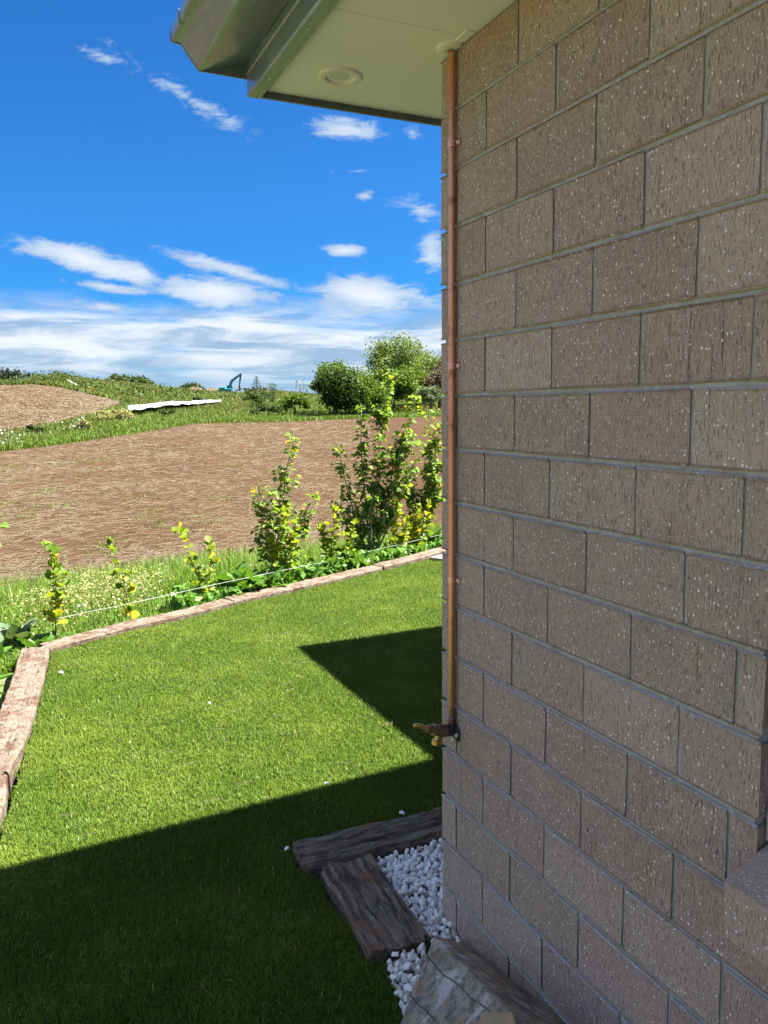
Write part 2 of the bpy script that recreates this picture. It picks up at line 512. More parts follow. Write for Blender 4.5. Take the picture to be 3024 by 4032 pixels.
def m_sleeper(kind):
    def f(gg):
        P = gg.n('ShaderNodeTexCoord').outputs['Object']
        W = gg.pos()
        gr = gg.noise(gg.mapping(P, (.10, 1, 1)), 75, 6, .68, .5)
        gr2 = gg.noise(gg.mapping(P, (.06, 1, 1), loc=(2, 0, 0)), 26, 5, .6, .8)
        bl = gg.noise(W, 7, 5, .65)
        if kind == 'old':
            c = gg.mix(gg.ramp(gr, .3, .7), (0.055, 0.042, 0.038), (0.205, 0.175, 0.160))
            c = gg.mix(gg.math('MULTIPLY', gg.ramp(bl, .50, .68), .75), c, (0.185, 0.098, 0.058))
            c = gg.mix(gg.math('MULTIPLY', gg.ramp(gg.noise(gg.mapping(P, (.16, 1, 1), loc=(4, 1, 0)), 60, 5, .7, .4), .57, .68), .65), c, (0.36, 0.345, 0.33))
            c = gg.mix(gg.math('MULTIPLY', gg.ramp(gg.noise(gg.mapping(P, (.22, 1, 1), loc=(9, 1, 0)), 30, 6, .75, .6), .40, .50, inv=True), .7), c, (0.030, 0.022, 0.020))
        else:
            c = gg.mix(gg.ramp(gr, .3, .7), (0.245, 0.125, 0.078), (0.42, 0.27, 0.185))
            c = gg.mix(gg.ramp(bl, .44, .58), c, (0.50, 0.385, 0.300))
            wh = gg.ramp(gg.math('ADD', gg.noise(W, 16, 5, .7), gg.math('MULTIPLY', gr, .25)), .58, .76)
            c = gg.mix(gg.math('MULTIPLY', wh, .8), c, (0.66, 0.585, 0.49))
            mo = gg.noise(gg.mapping(P, (.45, 1, 1)), 55, 6, .75, .5)
            c = gg.mix(gg.math('MULTIPLY', gg.ramp(mo, .55, .68), .7), c, (0.72, 0.66, 0.58))
            c = gg.mix(gg.math('MULTIPLY', gg.ramp(mo, .36, .46, inv=True), .8), c, (0.20, 0.105, 0.066))
        crack = gg.ramp(gr2, .30, .37, inv=True)
        c = gg.mix(gg.math('MULTIPLY', crack, .8), c, (0.022, 0.016, 0.013) if kind == 'old' else (0.13, 0.075, 0.05))
        c = gg.mix(1.0, c, (1.35, 1.24, 1.02, 1) if kind == 'old' else (.265, .262, .250, 1), 'MULTIPLY')
        h = gg.math('SUBTRACT', gg.math('ADD', gr, gg.math('MULTIPLY', bl, .5)), gg.math('MULTIPLY', crack, 1.1))
        return pbsdf(gg, c, .88, normal=gg.bump(h, .9, .012), spec=.2)
    return f


def m_pebble(gg):
    oi = gg.n('ShaderNodeObjectInfo').outputs['Random']
    isl = gg.n('ShaderNodeNewGeometry').outputs['Random Per Island']
    P = gg.pos()
    r = gg.math('FRACT', gg.math('ADD', gg.math('MULTIPLY', oi, 7.3), isl))
    c = gg.mix(r, (0.84, 0.82, 0.79), (0.93, 0.92, 0.90))
    c = gg.mix(gg.ramp(r, .90, .96), c, (0.62, 0.50, 0.42))
    c = gg.mix(gg.math('MULTIPLY', gg.ramp(gg.noise(P, 60, 4), .52, .7), .4), c, (0.52, 0.50, 0.49))
    return pbsdf(gg, c, .7, normal=gg.bump(gg.noise(P, 160, 4), .4, .003), spec=.3)


def m_rock(gg):
    P = gg.pos()
    L = gg.mapping(P, (1, 1, 1), rot=(-.42, .0, .17))
    grain = gg.noise(gg.mapping(L, (1, .07, 1)), 34, 6, .68, .35)
    w = gg.noise(gg.mapping(L, (1, .35, 1)), 9, 6, .66, .35)
    c = gg.mix(gg.ramp(grain, .34, .64), (0.175, 0.140, 0.104), (0.43, 0.35, 0.26))
    c = gg.mix(gg.math('MULTIPLY', gg.ramp(gg.noise(gg.mapping(L, (1, .25, 1), loc=(5, 2, 0)), 9, 6, .72, .5), .53, .60), .9), c, (0.46, 0.265, 0.110))
    c = gg.mix(gg.math('MULTIPLY', gg.ramp(gg.noise(gg.mapping(L, (1, .30, 1), loc=(3, 0, 1)), 22, 6, .74, .4), .50, .60), .8), c, (0.115, 0.118, 0.122))
    c = gg.mix(gg.math('MULTIPLY', gg.ramp(w, .56, .64), .85), c, (0.56, 0.53, 0.49))
    c = gg.mix(gg.math('MULTIPLY', gg.ramp(gg.noise(gg.mapping(L, (1, .4, 1)), 40, 6, .75, .3), .55, .63), .7), c, (0.17, 0.175, 0.18))
    lx = gg.sep(L)
    t_ = gg.math('MULTIPLY_ADD', lx[0], 11.0, gg.math('MULTIPLY', gg.noise(gg.mapping(L, (1, .25, 1)), 5, 4), .55))
    crack = gg.ramp(gg.math('ABSOLUTE', gg.math('SUBTRACT', gg.math('FRACT', t_), .5)), .006, .022, inv=True)
    crack = gg.math('MULTIPLY', crack, gg.ramp(gg.noise(gg.mapping(L, (1, .35, 1), loc=(2, 2, 2)), 6, 3), .42, .5))
    c = gg.mix(gg.math('MULTIPLY', crack, .8), c, (0.03, 0.027, 0.024))
    h = gg.math('SUBTRACT', gg.math('ADD', grain, gg.math('MULTIPLY', gg.noise(P, 60, 5), .35)), crack)
    return pbsdf(gg, c, .8, normal=gg.bump(h, .6, .010), spec=.3)


def simple(color, rough=.7, metal=0.0, var=.15, scale=20, spec=.4):
    def f(gg):
        P = gg.pos()
        n1 = gg.noise(P, scale, 4)
        c = gg.mix(n1, tuple(max(0, v * (1 - var)) for v in color), tuple(min(1, v * (1 + var)) for v in color))
        return pbsdf(gg, c, rough, metal, spec=spec)
    return f


def leafmat(c0, c1, rough=.42, trans=.35, c2=None, thr=.93, spec=.18, k=.52):
    """leaf colours vary from leaf to leaf"""
    c0 = tuple(v * k for v in c0); c1 = tuple(v * k for v in c1); c2 = tuple(v * k for v in c2) if c2 else None
    def f(gg):
        oi = gg.n('ShaderNodeObjectInfo').outputs['Random']
        isl = gg.n('ShaderNodeNewGeometry').outputs['Random Per Island']
        r = gg.math('FRACT', gg.math('ADD', gg.math('MULTIPLY', oi, 5.77), gg.math('MULTIPLY', isl, 1.618)))
        c = gg.mix(r, c0, c1)
        if c2 is not None: c = gg.mix(gg.ramp(r, thr, thr + .02), c, c2)
        tc_ = gg.mix(1.0, c, (1.5, 1.35, .55, 1), 'MULTIPLY')
        return leafy(gg, c, rough, trans, tc_, spec)
    return f


MT = {
    'block': mat('concrete block', m_block), 'mortar': mat('mortar', m_mortar), 'soffit': mat('soffit paint', m_soffit),
    'steel': mat('painted steel', m_steel), 'gutter': mat('gutter paint', lambda gg: pbsdf(gg, gg.mix(gg.ramp(gg.noise(gg.mapping(gg.pos(), (6, 1, 6)), 9, 5, .65), .4, .7), (.20, .245, .29), (.26, .30, .345)), .22, .25, spec=.8)), 'copper': mat('copper', m_copper), 'turf': mat('turf blade', m_turf),
    'turf_base': mat('turf backing', m_turf_base), 'soil': mat('straw soil', m_soil), 'pasture': mat('pasture', m_pasture),
    'bank': mat('bank soil', m_bank), 'old': mat('old sleeper', m_sleeper('old')), 'sun': mat('bleached sleeper', m_sleeper('sun')),
    'pebble': mat('white marble chip', m_pebble), 'rock': mat('boulder', m_rock),
    'white': mat('white plastic', simple((.80, .79, .76), .45, var=.03)),
    'diffuser': mat('frosted diffuser', simple((.62, .62, .62), .35, var=.02)),
    'brass': mat('brass', simple((.52, .36, .13), .30, .92, .25, 60)),
    'dullbrass': mat('dull brass', simple((.22, .17, .09), .38, .85, .35, 60)),
    'dark': mat('burnt fitting', simple((.055, .05, .055), .5, .5, .4, 90)),
    'zinc': mat('zinc screw', simple((.72, .73, .75), .35, .6, .1, 40)),
    'clip': mat('copper clip', simple((.86, .47, .35), .3, .85, .1, 60)),
    'roof': mat('roof steel', simple((.06, .065, .07), .4, .3, .1, 3)),
    'frame': mat('window frame', simple((.05, .052, .055), .4, .3, .1, 6)),
    'glass': mat('window glass', lambda gg: pbsdf(gg, (.02, .025, .03), .05, spec=.8)),
    'stem': mat('brown stem', simple((.16, .095, .06), .8, var=.3, scale=60)),
    'greystem': mat('grey stem', simple((.34, .32, .27), .8, var=.25, scale=60)),
    'bark': mat('bark', simple((.10, .085, .07), .9, var=.4, scale=3)),
    'gris': mat('yellow green leaf', leafmat((.150, .235, .022), (.235, .300, .026), .55, .38, (.46, .37, .03), .93, k=0.9)),
    'gris_y': mat('yellow leaf', leafmat((.21, .305, .022), (.31, .365, .025), .55, .42, (.55, .42, .03), .93, k=0.85)),
    'gris_d': mat('mid green leaf', leafmat((.075, .145, .020), (.175, .260, .028), .55, .35, (.38, .33, .03), .95, k=1.0)),
    'pop': mat('heart leaf', leafmat((.070, .135, .022), (.135, .225, .032), .55, .46, (.36, .13, .03), .965, k=1.15)),
    'pop_l': mat('bright heart leaf', leafmat((.085, .160, .022), (.19, .285, .032), .55, .48, (.42, .20, .04), .96, k=1.2)),
    'dock': mat('dock leaf', leafmat((.055, .135, .022), (.105, .205, .035), .40, .30, k=1.15)),
    'dock_g': mat('grey thistle leaf', leafmat((.10, .165, .085), (.16, .22, .12), .55, .25, k=0.798)),
    'weed': mat('weed grass', leafmat((.070, .150, .018), (.170, .270, .035), .5, .35, (.30, .27, .12), .95, k=0.85)),
    'clover': mat('low weed leaf', leafmat((.060, .135, .018), (.140, .245, .035), .5, .3, k=1.0)),
    'flower_w': mat('white flower', leafmat((.72, .72, .66), (.82, .82, .74), .6, .2, k=0.420)),
    'flower_y': mat('cream flower', leafmat((.55, .56, .20), (.70, .68, .34), .6, .25, k=0.420)),
    'gold': mat('yellow flower', leafmat((.62, .47, .02), (.75, .58, .04), .6, .2, k=0.252)),
    'hillgrass': mat('long hill grass', leafmat((.095, .150, .020), (.175, .225, .045), .6, .25, (.27, .24, .13), .88, k=0.66)),
    'hillgrass_b': mat('bright hill grass', leafmat((.095, .180, .020), (.160, .270, .035), .6, .25, k=0.72)),
    'scrub': mat('scrub leaf', leafmat((.045, .085, .020), (.115, .165, .045), .6, .2, k=0.62)),
    'willow': mat('willow leaf', leafmat((.062, .120, .014), (.150, .235, .026), .5, .32, k=0.75)),
    'willow_d': mat('dark willow leaf', leafmat((.034, .072, .012), (.085, .150, .020), .5, .25, k=0.48)),
    'airy': mat('pale tree leaf', leafmat((.105, .175, .042), (.195, .270, .075), .5, .35, k=0.72)),
    'brownleaf': mat('brown macrocarpa leaf', leafmat((.085, .068, .042), (.155, .125, .075), .7, .15, k=0.9)),
    'greyleaf': mat('grey green leaf', leafmat((.095, .140, .075), (.165, .215, .115), .6, .2, k=0.9)),
    'pineleaf': mat('pine needles', leafmat((.020, .036, .022), (.045, .068, .038), .7, .1, k=0.672)),
    'straw': mat('straw', leafmat((.30, .215, .13), (.50, .40, .26), .7, .15, k=0.3)),
    'teal': mat('teal machine paint', simple((.006, .155, .20), .4, 0, .1, 2)),
    'rubber': mat('black steel', simple((.03, .03, .032), .7, 0, .2, 2)),
    'sandheap': mat('orange soil', simple((.11, .055, .03), .95, 0, .35, .9)),
    'tanheap': mat('tan soil', simple((.12, .085, .05), .95, 0, .3, .8)),
    'concrete': mat('pale concrete', simple((.20, .19, .17), .85, 0, .15, 1.5)),
    'sheet': mat('white ground fabric', simple((.30, .30, .30), .6, 0, .05, 1)),
    'string': mat('white string', simple((.35, .35, .32), .7, 0, .05, 50)),
    'wood': mat('cut timber', simple((.36, .26, .15), .75, 0, .25, 25)),
    'gull': mat('white feather', simple((.82, .82, .82), .7, 0, .05, 5)),
    'clod': mat('dry clod', simple((.09, .075, .055), .95, 0, .3, 30)),
}

# ------------------------------------------------------------------ terrain
# bearing from the camera, then (distance, height) at: field near edge, field far edge,
# foot of the second field, crest of the second field, skyline; last: outer edge of the lawn
TAB = [
    (-0.2178, (12.0, -0.642), (45.0, 0.07), (58.0, 0.648), (130.0, 5.441), (150.0, 5.978), 5.5),
    (-0.0117, (12.0, -0.817), (45.0, -0.288), (58.0, 0.331), (130.0, 5.563), (150.0, 6.114), 5.9),
    (0.0243, (12.14, -0.814), (48.0, -0.269), (62.0, 0.543), (135.0, 5.91), (150.0, 6.893), 6.07),
    (0.0513, (12.24, -0.808), (49.47, -0.198), (66.41, 0.825), (125.92, 5.204), (150.0, 7.857), 6.21),
    (0.0867, (12.37, -0.802), (52.01, -0.062), (76.06, 1.408), (106.57, 3.629), (155.0, 7.171), 6.43),
    (0.1222, (12.49, -0.794), (54.75, 0.106), (88.0, 2.5), (88.6, 2.506), (160.0, 6.871), 6.45),
    (0.1542, (12.69, -0.793), (57.45, 0.29), (88.79, 2.231), (100.9, 2.793), (170.0, 6.518), 6.60),
    (0.2035, (13.0, -0.771), (62.0, 0.657), (85.0, 1.731), (110.0, 2.715), (200.0, 6.166), 6.85),
    (0.2534, (13.5, -0.837), (66.0, 0.621), (90.0, 1.68), (120.0, 2.748), (215.0, 5.629), 7.12),
    (0.3043, (14.0, -0.894), (70.0, 0.548), (92.0, 1.624), (125.0, 2.648), (220.0, 6.307), 7.45),
    (0.3501, (14.52, -0.913), (72.0, 0.607), (93.55, 1.573), (125.0, 2.526), (200.0, 4.929), 7.75),
    (0.3932, (15.0, -0.921), (74.0, 0.677), (95.0, 1.524), (125.0, 2.41), (180.0, 4.696), 8.10),
    (0.5087, (16.0, -0.851), (78.0, 0.766), (100.0, 1.603), (125.0, 2.558), (170.0, 4.993), 9.38),
    (0.6818, (16.0, -0.811), (78.0, 0.638), (100.0, 1.408), (125.0, 2.288), (170.0, 4.569), 10.5)]
TA = np.array([t[0] for t in TAB])
TD = np.array([[0.0, t[6]] + [k[0] for k in t[1:6]] + [320.0, 3500.0] for t in TAB])
TZ = np.array([[-.13, -.10] + [k[1] for k in t[1:6]] + [t[5][1] - 3.0, -40.0] for t in TAB])


def knots(a):
    D = np.stack([np.interp(a, TA, TD[:, k]) for k in range(9)], -1)
    Z = np.stack([np.interp(a, TA, TZ[:, k]) for k in range(9)], -1)
    return D, Z


def polar(a, t):
    """world point for bearing a and zone coordinate t (0..8)"""
    a = np.asarray(a, float); t = np.clip(np.asarray(t, float), 0, 7.9999)
    D, Z = knots(a)
    k = t.astype(int); f = t - k
    i = np.arange(len(a))
    dd = D[i, k] * (1 - f) + D[i, k + 1] * f
    zz = Z[i, k] * (1 - f) + Z[i, k + 1] * f
    x = CAM.x + dd * np.sin(a); y = CAM.y + dd * np.cos(a)
    amp = np.array([.0, .05, .035, .12, .10, .35, .2, .2, .2])[k] * np.clip(np.minimum(f, 1 - f) * 6, 0, 1)
    zz = zz + amp * (fbm(x, y, .55, 3) + .5 * fbm(x, y, 1.9, 4))
    return np.stack([x, y, zz], -1)


def ground_z(x, y):
    x = np.asarray(x, float); y = np.asarray(y, float)
    a = np.arctan2(x - CAM.x, y - CAM.y); dd = np.hypot(x - CAM.x, y - CAM.y)
    D, Z = knots(a)
    out_ = np.zeros_like(dd)
    for k in range(8):
        s = (dd >= D[..., k]) & (dd < D[..., k + 1])
        f = np.where(s, (dd - D[..., k]) / np.maximum(D[..., k + 1] - D[..., k], 1e-6), 0)
        out_ = np.where(s, Z[..., k] * (1 - f) + Z[..., k + 1] * f, out_)
    return out_


AZ = np.concatenate([np.linspace(-math.pi, -.30, 46)[:-1], np.linspace(-.30, .80, 321)[:-1], np.linspace(.80, math.pi, 40)])


def zone_sheet(name, k0, k1, div, m, a0=None, a1=None):
    A = AZ if a0 is None else AZ[(AZ >= a0 - 1e-6) & (AZ <= a1 + 1e-6)]
    ts = np.concatenate([np.linspace(k, k + 1, n + 1)[(0 if k == k0 else 1):] for k, n in zip(range(k0, k1), div)])
    ts[-1] = ts[-1] - 1e-6
    na, ntt = len(A), len(ts)
    V = np.concatenate([polar(A, np.full(na, t)) for t in ts])
    i, j = np.meshgrid(np.arange(ntt - 1), np.arange(na - 1), indexing='ij')
    F = np.stack([i * na + j, i * na + j + 1, (i + 1) * na + j + 1, (i + 1) * na + j], -1).reshape(-1, 4)[:, ::-1]
    o = link(name, nmesh(name, V, F, True), m)
    return props(o, kind='structure')


ASPLIT = AZ[np.argmin(abs(AZ - 0.1222))]
zone_sheet('garden_ground', 0, 1, [6], MT['bank'])
zone_sheet('bank', 1, 2, [16], MT['bank'])
zone_sheet('harvested_field', 2, 3, [70], MT['soil'])
zone_sheet('grass_strip', 3, 4, [16], MT['pasture'])
zone_sheet('upper_field', 4, 5, [44], MT['soil'], -math.pi, ASPLIT)
zone_sheet('pasture_slope', 4, 5, [16], MT['pasture'], ASPLIT, math.pi)
zone_sheet('hillside', 5, 8, [26, 8, 8], MT['pasture'])


# ------------------------------------------------------------------ scattered grass and leaves (stuff)
def blades(P, h, w, lean, name, m, quad=True, label=None):
    """one grass blade at every point P"""
    n = len(P)
    th = rng.uniform(0, 2 * math.pi, n)
    s = np.stack([np.cos(th), np.sin(th), np.zeros(n)], -1)
    f = np.stack([-np.sin(th), np.cos(th), np.zeros(n)], -1)
    la = (rng.normal(0, 1, n) * lean)[:, None]
    h = (h * rng.uniform(.6, 1.25, n))[:, None]; w = (w * rng.uniform(.7, 1.3, n))[:, None]
    up = np.array([[0, 0, 1.0]])
    mid = P + up * h * .6 + f * la * h * .35
    tip = P + up * h * np.sqrt(np.clip(1 - .5 * la ** 2, .25, 1)) + f * la * h
    V = np.stack([P - s * w * .5, P + s * w * .5, mid + s * w * .36, tip, mid - s * w * .36], 1).reshape(-1, 3)
    b = np.arange(n)[:, None] * 5
    F = np.concatenate([b + np.array([[0, 1, 2]]), b + np.array([[0, 2, 4]]), b + np.array([[4, 2, 3]])])
    o = link(name, nmesh(name, V, F), m)
    return props(o, kind='stuff')


def cards(P, size, name, m, parent=None, updir=.3, kind=None, aspect=.6, droop=None):
    """one leaf-shaped rhombus at every point"""
    n = len(P)
    a = rng.normal(0, 1, (n, 3)); a[:, 2] = a[:, 2] * .6 + (droop if droop is not None else 0)
    a /= np.linalg.norm(a, axis=1)[:, None]
    b = rng.normal(0, 1, (n, 3)); b[:, 2] += 0
    nr = np.cross(a, b); nr /= np.linalg.norm(nr, axis=1)[:, None]
    b = np.cross(nr, a)
    s = (size * rng.uniform(.6, 1.35, n))[:, None]
    V = np.stack([P - a * s * .5, P + b * s * aspect * .5 - a * s * .05, P + a * s * .5, P - b * s * aspect * .5 - a * s * .05], 1).reshape(-1, 3)
    F = np.arange(n * 4).reshape(-1, 4)
    o = link(name, nmesh(name, V, F), m, parent)
    if kind: o['kind'] = kind
    return o


def in_poly(x, y, poly):
    ins = np.zeros(len(x), bool)
    n = len(poly)
    for i in range(n):
        x0, y0 = poly[i]; x1, y1 = poly[(i + 1) % n]
        c_ = ((y0 > y) != (y1 > y)) & (x < (x1 - x0) * (y - y0) / ((y1 - y0) if y1 != y0 else 1e-9) + x0)
        ins ^= c_
    return ins


# ------------------------------------------------------------------ artificial lawn
LAWN = [(-1.47, 0.0), (-1.345, 1.33), (-1.285, 1.8), (-1.25, 2.12), (-1.2, 2.48), (-1.10, 3.36), (-1.045, 3.905), (-.459, 4.226), (-.078, 4.358), (.534, 4.682),
        (1.523, 5.067), (2.591, 5.535), (3.272, 5.892), (4.3, 6.45), (5.5, 6.8), (5.5, 2.3), (2.72, 2.3), (2.72, .69), (.33, .712), (-.05, .722), (-.315, .715), (-.328, .55), (-.302, .53),
        (-.304, .03), (-.262, .0), (-.27, -.11), (-.30, -.21), (-.335, -.32), (-.42, -.48), (-.6, -.75), (-.9, -1.6), (-1.6, -1.6)]
sheet = [(x, y, 0.0) for x, y in LAWN]
lawn = link('lawn', pmesh('lawn', sheet, [tuple(range(len(sheet)))[::-1]]), MT['turf_base'])
import bmesh
bm = bmesh.new(); bm.from_mesh(lawn.data); bmesh.ops.triangulate(bm, faces=bm.faces[:]); bmesh.ops.recalc_face_normals(bm, faces=bm.faces[:])
if sum(f.normal.z for f in bm.faces) < 0: bmesh.ops.reverse_faces(bm, faces=bm.faces[:])
bm.to_mesh(lawn.data); bm.free()
props(lawn, kind='structure')
pts = []
for (x0, x1, y0, y1, dn_) in ((-1.6, .6, -1.0, 1.2, 46000), (-1.5, 1.5, 1.2, 2.6, 34000), (-1.4, 2.2, 2.6, 4.2, 21000), (-1.2, 3.6, 4.2, 6.5, 16000), (.6, 1.2, .7, 1.2, 20000)):
    n = int((x1 - x0) * (y1 - y0) * dn_)
    p = np.stack([rng.uniform(x0, x1, n), rng.uniform(y0, y1, n)], -1)
    pts.append(p)
pts = np.concatenate(pts)
jx = .012 * np.sin(pts[:, 1] * 23) + rng.normal(0, .006, len(pts)); jy = .012 * np.sin(pts[:, 0] * 19) + rng.normal(0, .006, len(pts))
k_ = in_poly(pts[:, 0] + jx, pts[:, 1] + jy, LAWN)
pts = pts[k_]
# only what the camera's side of the house can see
vis = (pts[:, 0] < 0.0) | ((pts[:, 1] - CAM.y) * (0.02 - CAM.x) > (0.08 - CAM.y) * (pts[:, 0] - CAM.x) - .6)
pts = pts[vis]
P3 = np.concatenate([pts, np.zeros((len(pts), 1))], 1)
blades(P3, .020, .0030, .70, 'lawn_turf', MT['turf'])

# ------------------------------------------------------------------ house: wall, blocks, soffit, gutter, roof
house = empty('block_house', (0, 0, 0), 'brown concrete block house with dark steel gutter and white soffit', 'house')
BT = .085            # block thickness
YC = .087            # outer corner


def part(o, parent):
    o.parent = parent
    return o


# mortar: concave joints set back from the block faces, one sheet for the wall
mb = MB()
mb.box(.0042, .28, -1.0850, YC - .013, -.35, H - .001)
mb.box(.0042, .28, -2.62, -1.0850, -.35, .80); mb.box(.0042, .28, -2.62, -1.0850, 2.07, H - .001); mb.box(.0042, .28, -4.2, -2.62, -.35, H - .001)
for r in range(0, 19):        # concave bed joints
    z = H - r * M
    prof = []
    for i in range(7):
        s = i / 6
        prof.append((0.0010 + .0050 * math.sin(math.pi * s), z - J / 2 - .0005 + (J + .001) * s))
    prof = [(.03, z - J / 2 - .0005)] + prof + [(.03, z + J / 2 + .0005)]
    ye_ = -4.2 if r not in range(5, 12) else -1.083
    mb.prism(prof, 'y', ye_, YC - .012)
wall = mb.build('wall', MT['mortar'], house)


def block_mesh(key, ly, seed):
    """a block with worn arrises, origin at its left front lower corner, running towards -y; face at x=0"""
    r = random.Random(seed)
    import bmesh
    bm = bmesh.new()
    bmesh.ops.create_cube(bm, size=1.0)
    for v in bm.verts:
        v.co.x = (v.co.x + .5) * BT; v.co.y = -(v.co.y + .5) * ly; v.co.z = (v.co.z + .5) * (M - J)
    bmesh.ops.bevel(bm, geom=bm.edges[:], offset=.0042, segments=1, affect='EDGES', profile=.5)
    for v in bm.verts:
        v.co += Vector((r.uniform(-.0009, .0009), r.uniform(-.0012, .0012), r.uniform(-.0012, .0012)))
    bmesh.ops.recalc_face_normals(bm, faces=bm.faces[:])
    me = bpy.data.meshes.new(key)
    bm.to_mesh(me); bm.free()
    me.materials.append(MT['block'])
    return me


_bm = {}
def block(y_left, y_right, z0, dx=0.0):
    ly = round(y_left - y_right, 4)
    seed = random.randrange(4)
    key = ('block', ly, seed)
    if key not in _bm: _bm[key] = block_mesh('block', ly, hash(key) % 9999)
    o = bpy.data.objects.new('block', _bm[key])
    col.objects.link(o)
    o.parent = wall
    o.location = (dx + random.uniform(-.0012, .0012), y_left, z0)
    return o


BOFF = -.005
for r in range(0, 18):
    z0 = H - (r + 1) * M + J / 2
    if z0 < -.2: continue
    A = (r % 2 == 0)
    if A:
        edges = [YC, 0.0] + [-U * k for k in range(1, 14)]
    else:
        edges = [YC] + [BOFF - U * (k + .5) for k in range(0, 14)]
    opening = 4 <= r <= 11
    if not A:
        edges[4] = -1.033       # the last block before the window is cut
    for i in range(len(edges) - 1):
        a_, b_ = edges[i], edges[i + 1]
        a2 = a_ if i == 0 else a_ - .0088
        b2 = b_ + .0088
        if opening:
            if a2 <= -1.05: continue
            if b2 < -1.10 or (A and b2 < -1.0 and i == 4): b2 = -1.09
            if not A and i == 4: b2 = -1.09
        if a2 - b2 < .02: continue
        if opening and a2 > -1.09 and b2 < -1.09: b2 = -1.09
        block(a2, b2, z0)
        if opening and b2 == -1.09: break
    # return face round the corner (towards +x) and the window reveal
    for k in range(7):
        xa = BT + .012 + (.20 if A else .05) + (k - 1) * U if k else BT + .010
        xb = BT + (.20 if A else .05) + k * U
        o = block(0, -(xb - xa), z0)
        o.rotation_euler = (0, 0, -math.pi / 2)
        o.location = (xb, YC, z0)

# sill: tilted coping that stands proud of the wall below the window
SIL = [(-.080, .854), (-.072, .742), (.05, .772), (.15, .80), (.15, .945)]
sl = MB().prism([(x, z) for x, z in SIL], 'y', -2.60, -1.096).build('sill', MT['block'], house)
mb = MB(); mb.box(.02, .17, -1.112, -1.0905, .90, .985, bev=.008); mb.box(.055, .16, -1.13, -1.0905, .86, .93, bev=.01)
mb.build('mortar_dab', MT['mortar'], house)
rv = MB()
rv.box(.088, .20, -1.0885, -1.0, .80, H - .002); rv.box(.088, .2, -2.70, -2.62, .80, H - .002)
rv.build('reveal', MT['block'], house)
win = MB()
win.box(.10, .15, -1.15, -1.0895, .94, 2.06); win.box(.10, .15, -2.62, -2.56, .94, 2.06); win.box(.10, .15, -2.56, -1.15, .94, 1.0); win.box(.10, .15, -2.56, -1.15, 2.0, 2.06)
wf = win.build('window', MT['frame'], house)
MB().box(.122, .128, -2.565, -1.145, .995, 2.005).build('pane', MT['glass'], wf)

# soffit panels with the joint between them
YB = .508
MB().box(-.411, .30, -.0625, YB, H, H + .009).build('soffit_panel', MT['soffit'], house)
MB().box(-.411, .30, -4.2, -.0655, H, H + .009).build('soffit_panel', MT['soffit'], house)
MB().box(-.40, .30, -.075, -.053, H + .0095, H + .02).build('soffit_joiner', MT['soffit'], house)
MB().prism([(-.002, 2.700), (.0, 2.7), (.0, 2.7025), (-.030, 2.7025), (-.028, 2.7)], 'y', -.10, -.02).build('filler', MT['soffit'], house)

# fascia along the gutter
fp = [(-.411, 2.703), (-.411, 2.684), (-.416, 2.681), (-.452, 2.681), (-.457, 2.686), (-.457, 2.742), (-.4605, 2.7455), (-.4605, 2.7500), (-.457, 2.7535), (-.457, 2.86), (-.435, 2.86), (-.435, 2.72)]
MB().prism(fp, 'y', -4.2, .5205).build('fascia', MT['gutter'], house)
# gable trim along the end of the eave
MB().box(-.4545, 6.0, YB, .5225, 2.683, 2.86, bev=.002).build('gable_trim', MT['steel'], house)
bp = [(-.45, 2.862), (6.0, 2.862), (6.0, 4.64), (-.66, 2.885), (-.66, 2.865)]
MB().prism([(x, z) for x, z in bp], 'y', .509, .5215).build('gable_board', MT['steel'], house)

nm = MB()
for y_ in (.36, .02, -.32, -.66):
    nm.tube([(-.434, y_, 2.6815), (-.434, y_, 2.6795)], [.0035, .003], 8)
nm.tube([(-.30, .5155, 2.6835), (-.30, .5155, 2.6815)], [.003, .0026], 8)
nm.build('fixing', MT['zinc'], house)
# gutter with rounded bottom fold, rolled lip and end cap
gp = [(-.459, 2.776), (-.592, 2.7365), (-.602, 2.7350), (-.6095, 2.7385), (-.614, 2.7445), (-.6575, 2.8015), (-.664, 2.8035), (-.682, 2.8045), (-.686, 2.808), (-.6875, 2.832), (-.684, 2.836), (-.668, 2.837)]
ins = [(x + .004 if i else x, z + .003) for i, (x, z) in enumerate(gp)][::-1]
gut = MB().prism(gp + ins, 'y', -4.2, .5180).build('gutter', MT['gutter'], house, angle=35)
cap_prof = [(-.4572, 2.7325), (-.604, 2.7335), (-.613, 2.740), (-.658, 2.8005), (-.683, 2.8035), (-.688, 2.808), (-.689, 2.838), (-.4572, 2.85)]
MB().prism(cap_prof, 'y', .5185, .5225).build('end_cap', MT['gutter'], gut)
MB().box(-.6905, -.6640, .383, .398, 2.8035, 2.8395, bev=.002).build('lip_joiner', MT['gutter'], gut)
# roof sheets
roof = MB().prism([(-.67, 2.845), (-.67, 2.862), (6.0, 4.67), (6.0, 4.645)], 'y', -9.0, .508)
roof.build('roof', MT['roof'], house)
MB().box(.30, 6.0, -9.0, .02, -.3, H + .02).build('house_core', MT['mortar'], house)
# the wing behind, whose eave shades the far right of the lawn
wg = MB(); wg.box(2.75, 8.0, .02, 2.2, -.3, 2.7)
wg.build('wing_wall', MT['mortar'], house)
wr = MB(); wr.box(2.26, 8.0, .515, 2.74, 2.70, 2.86)
wr.build('wing_roof', MT['roof'], house)

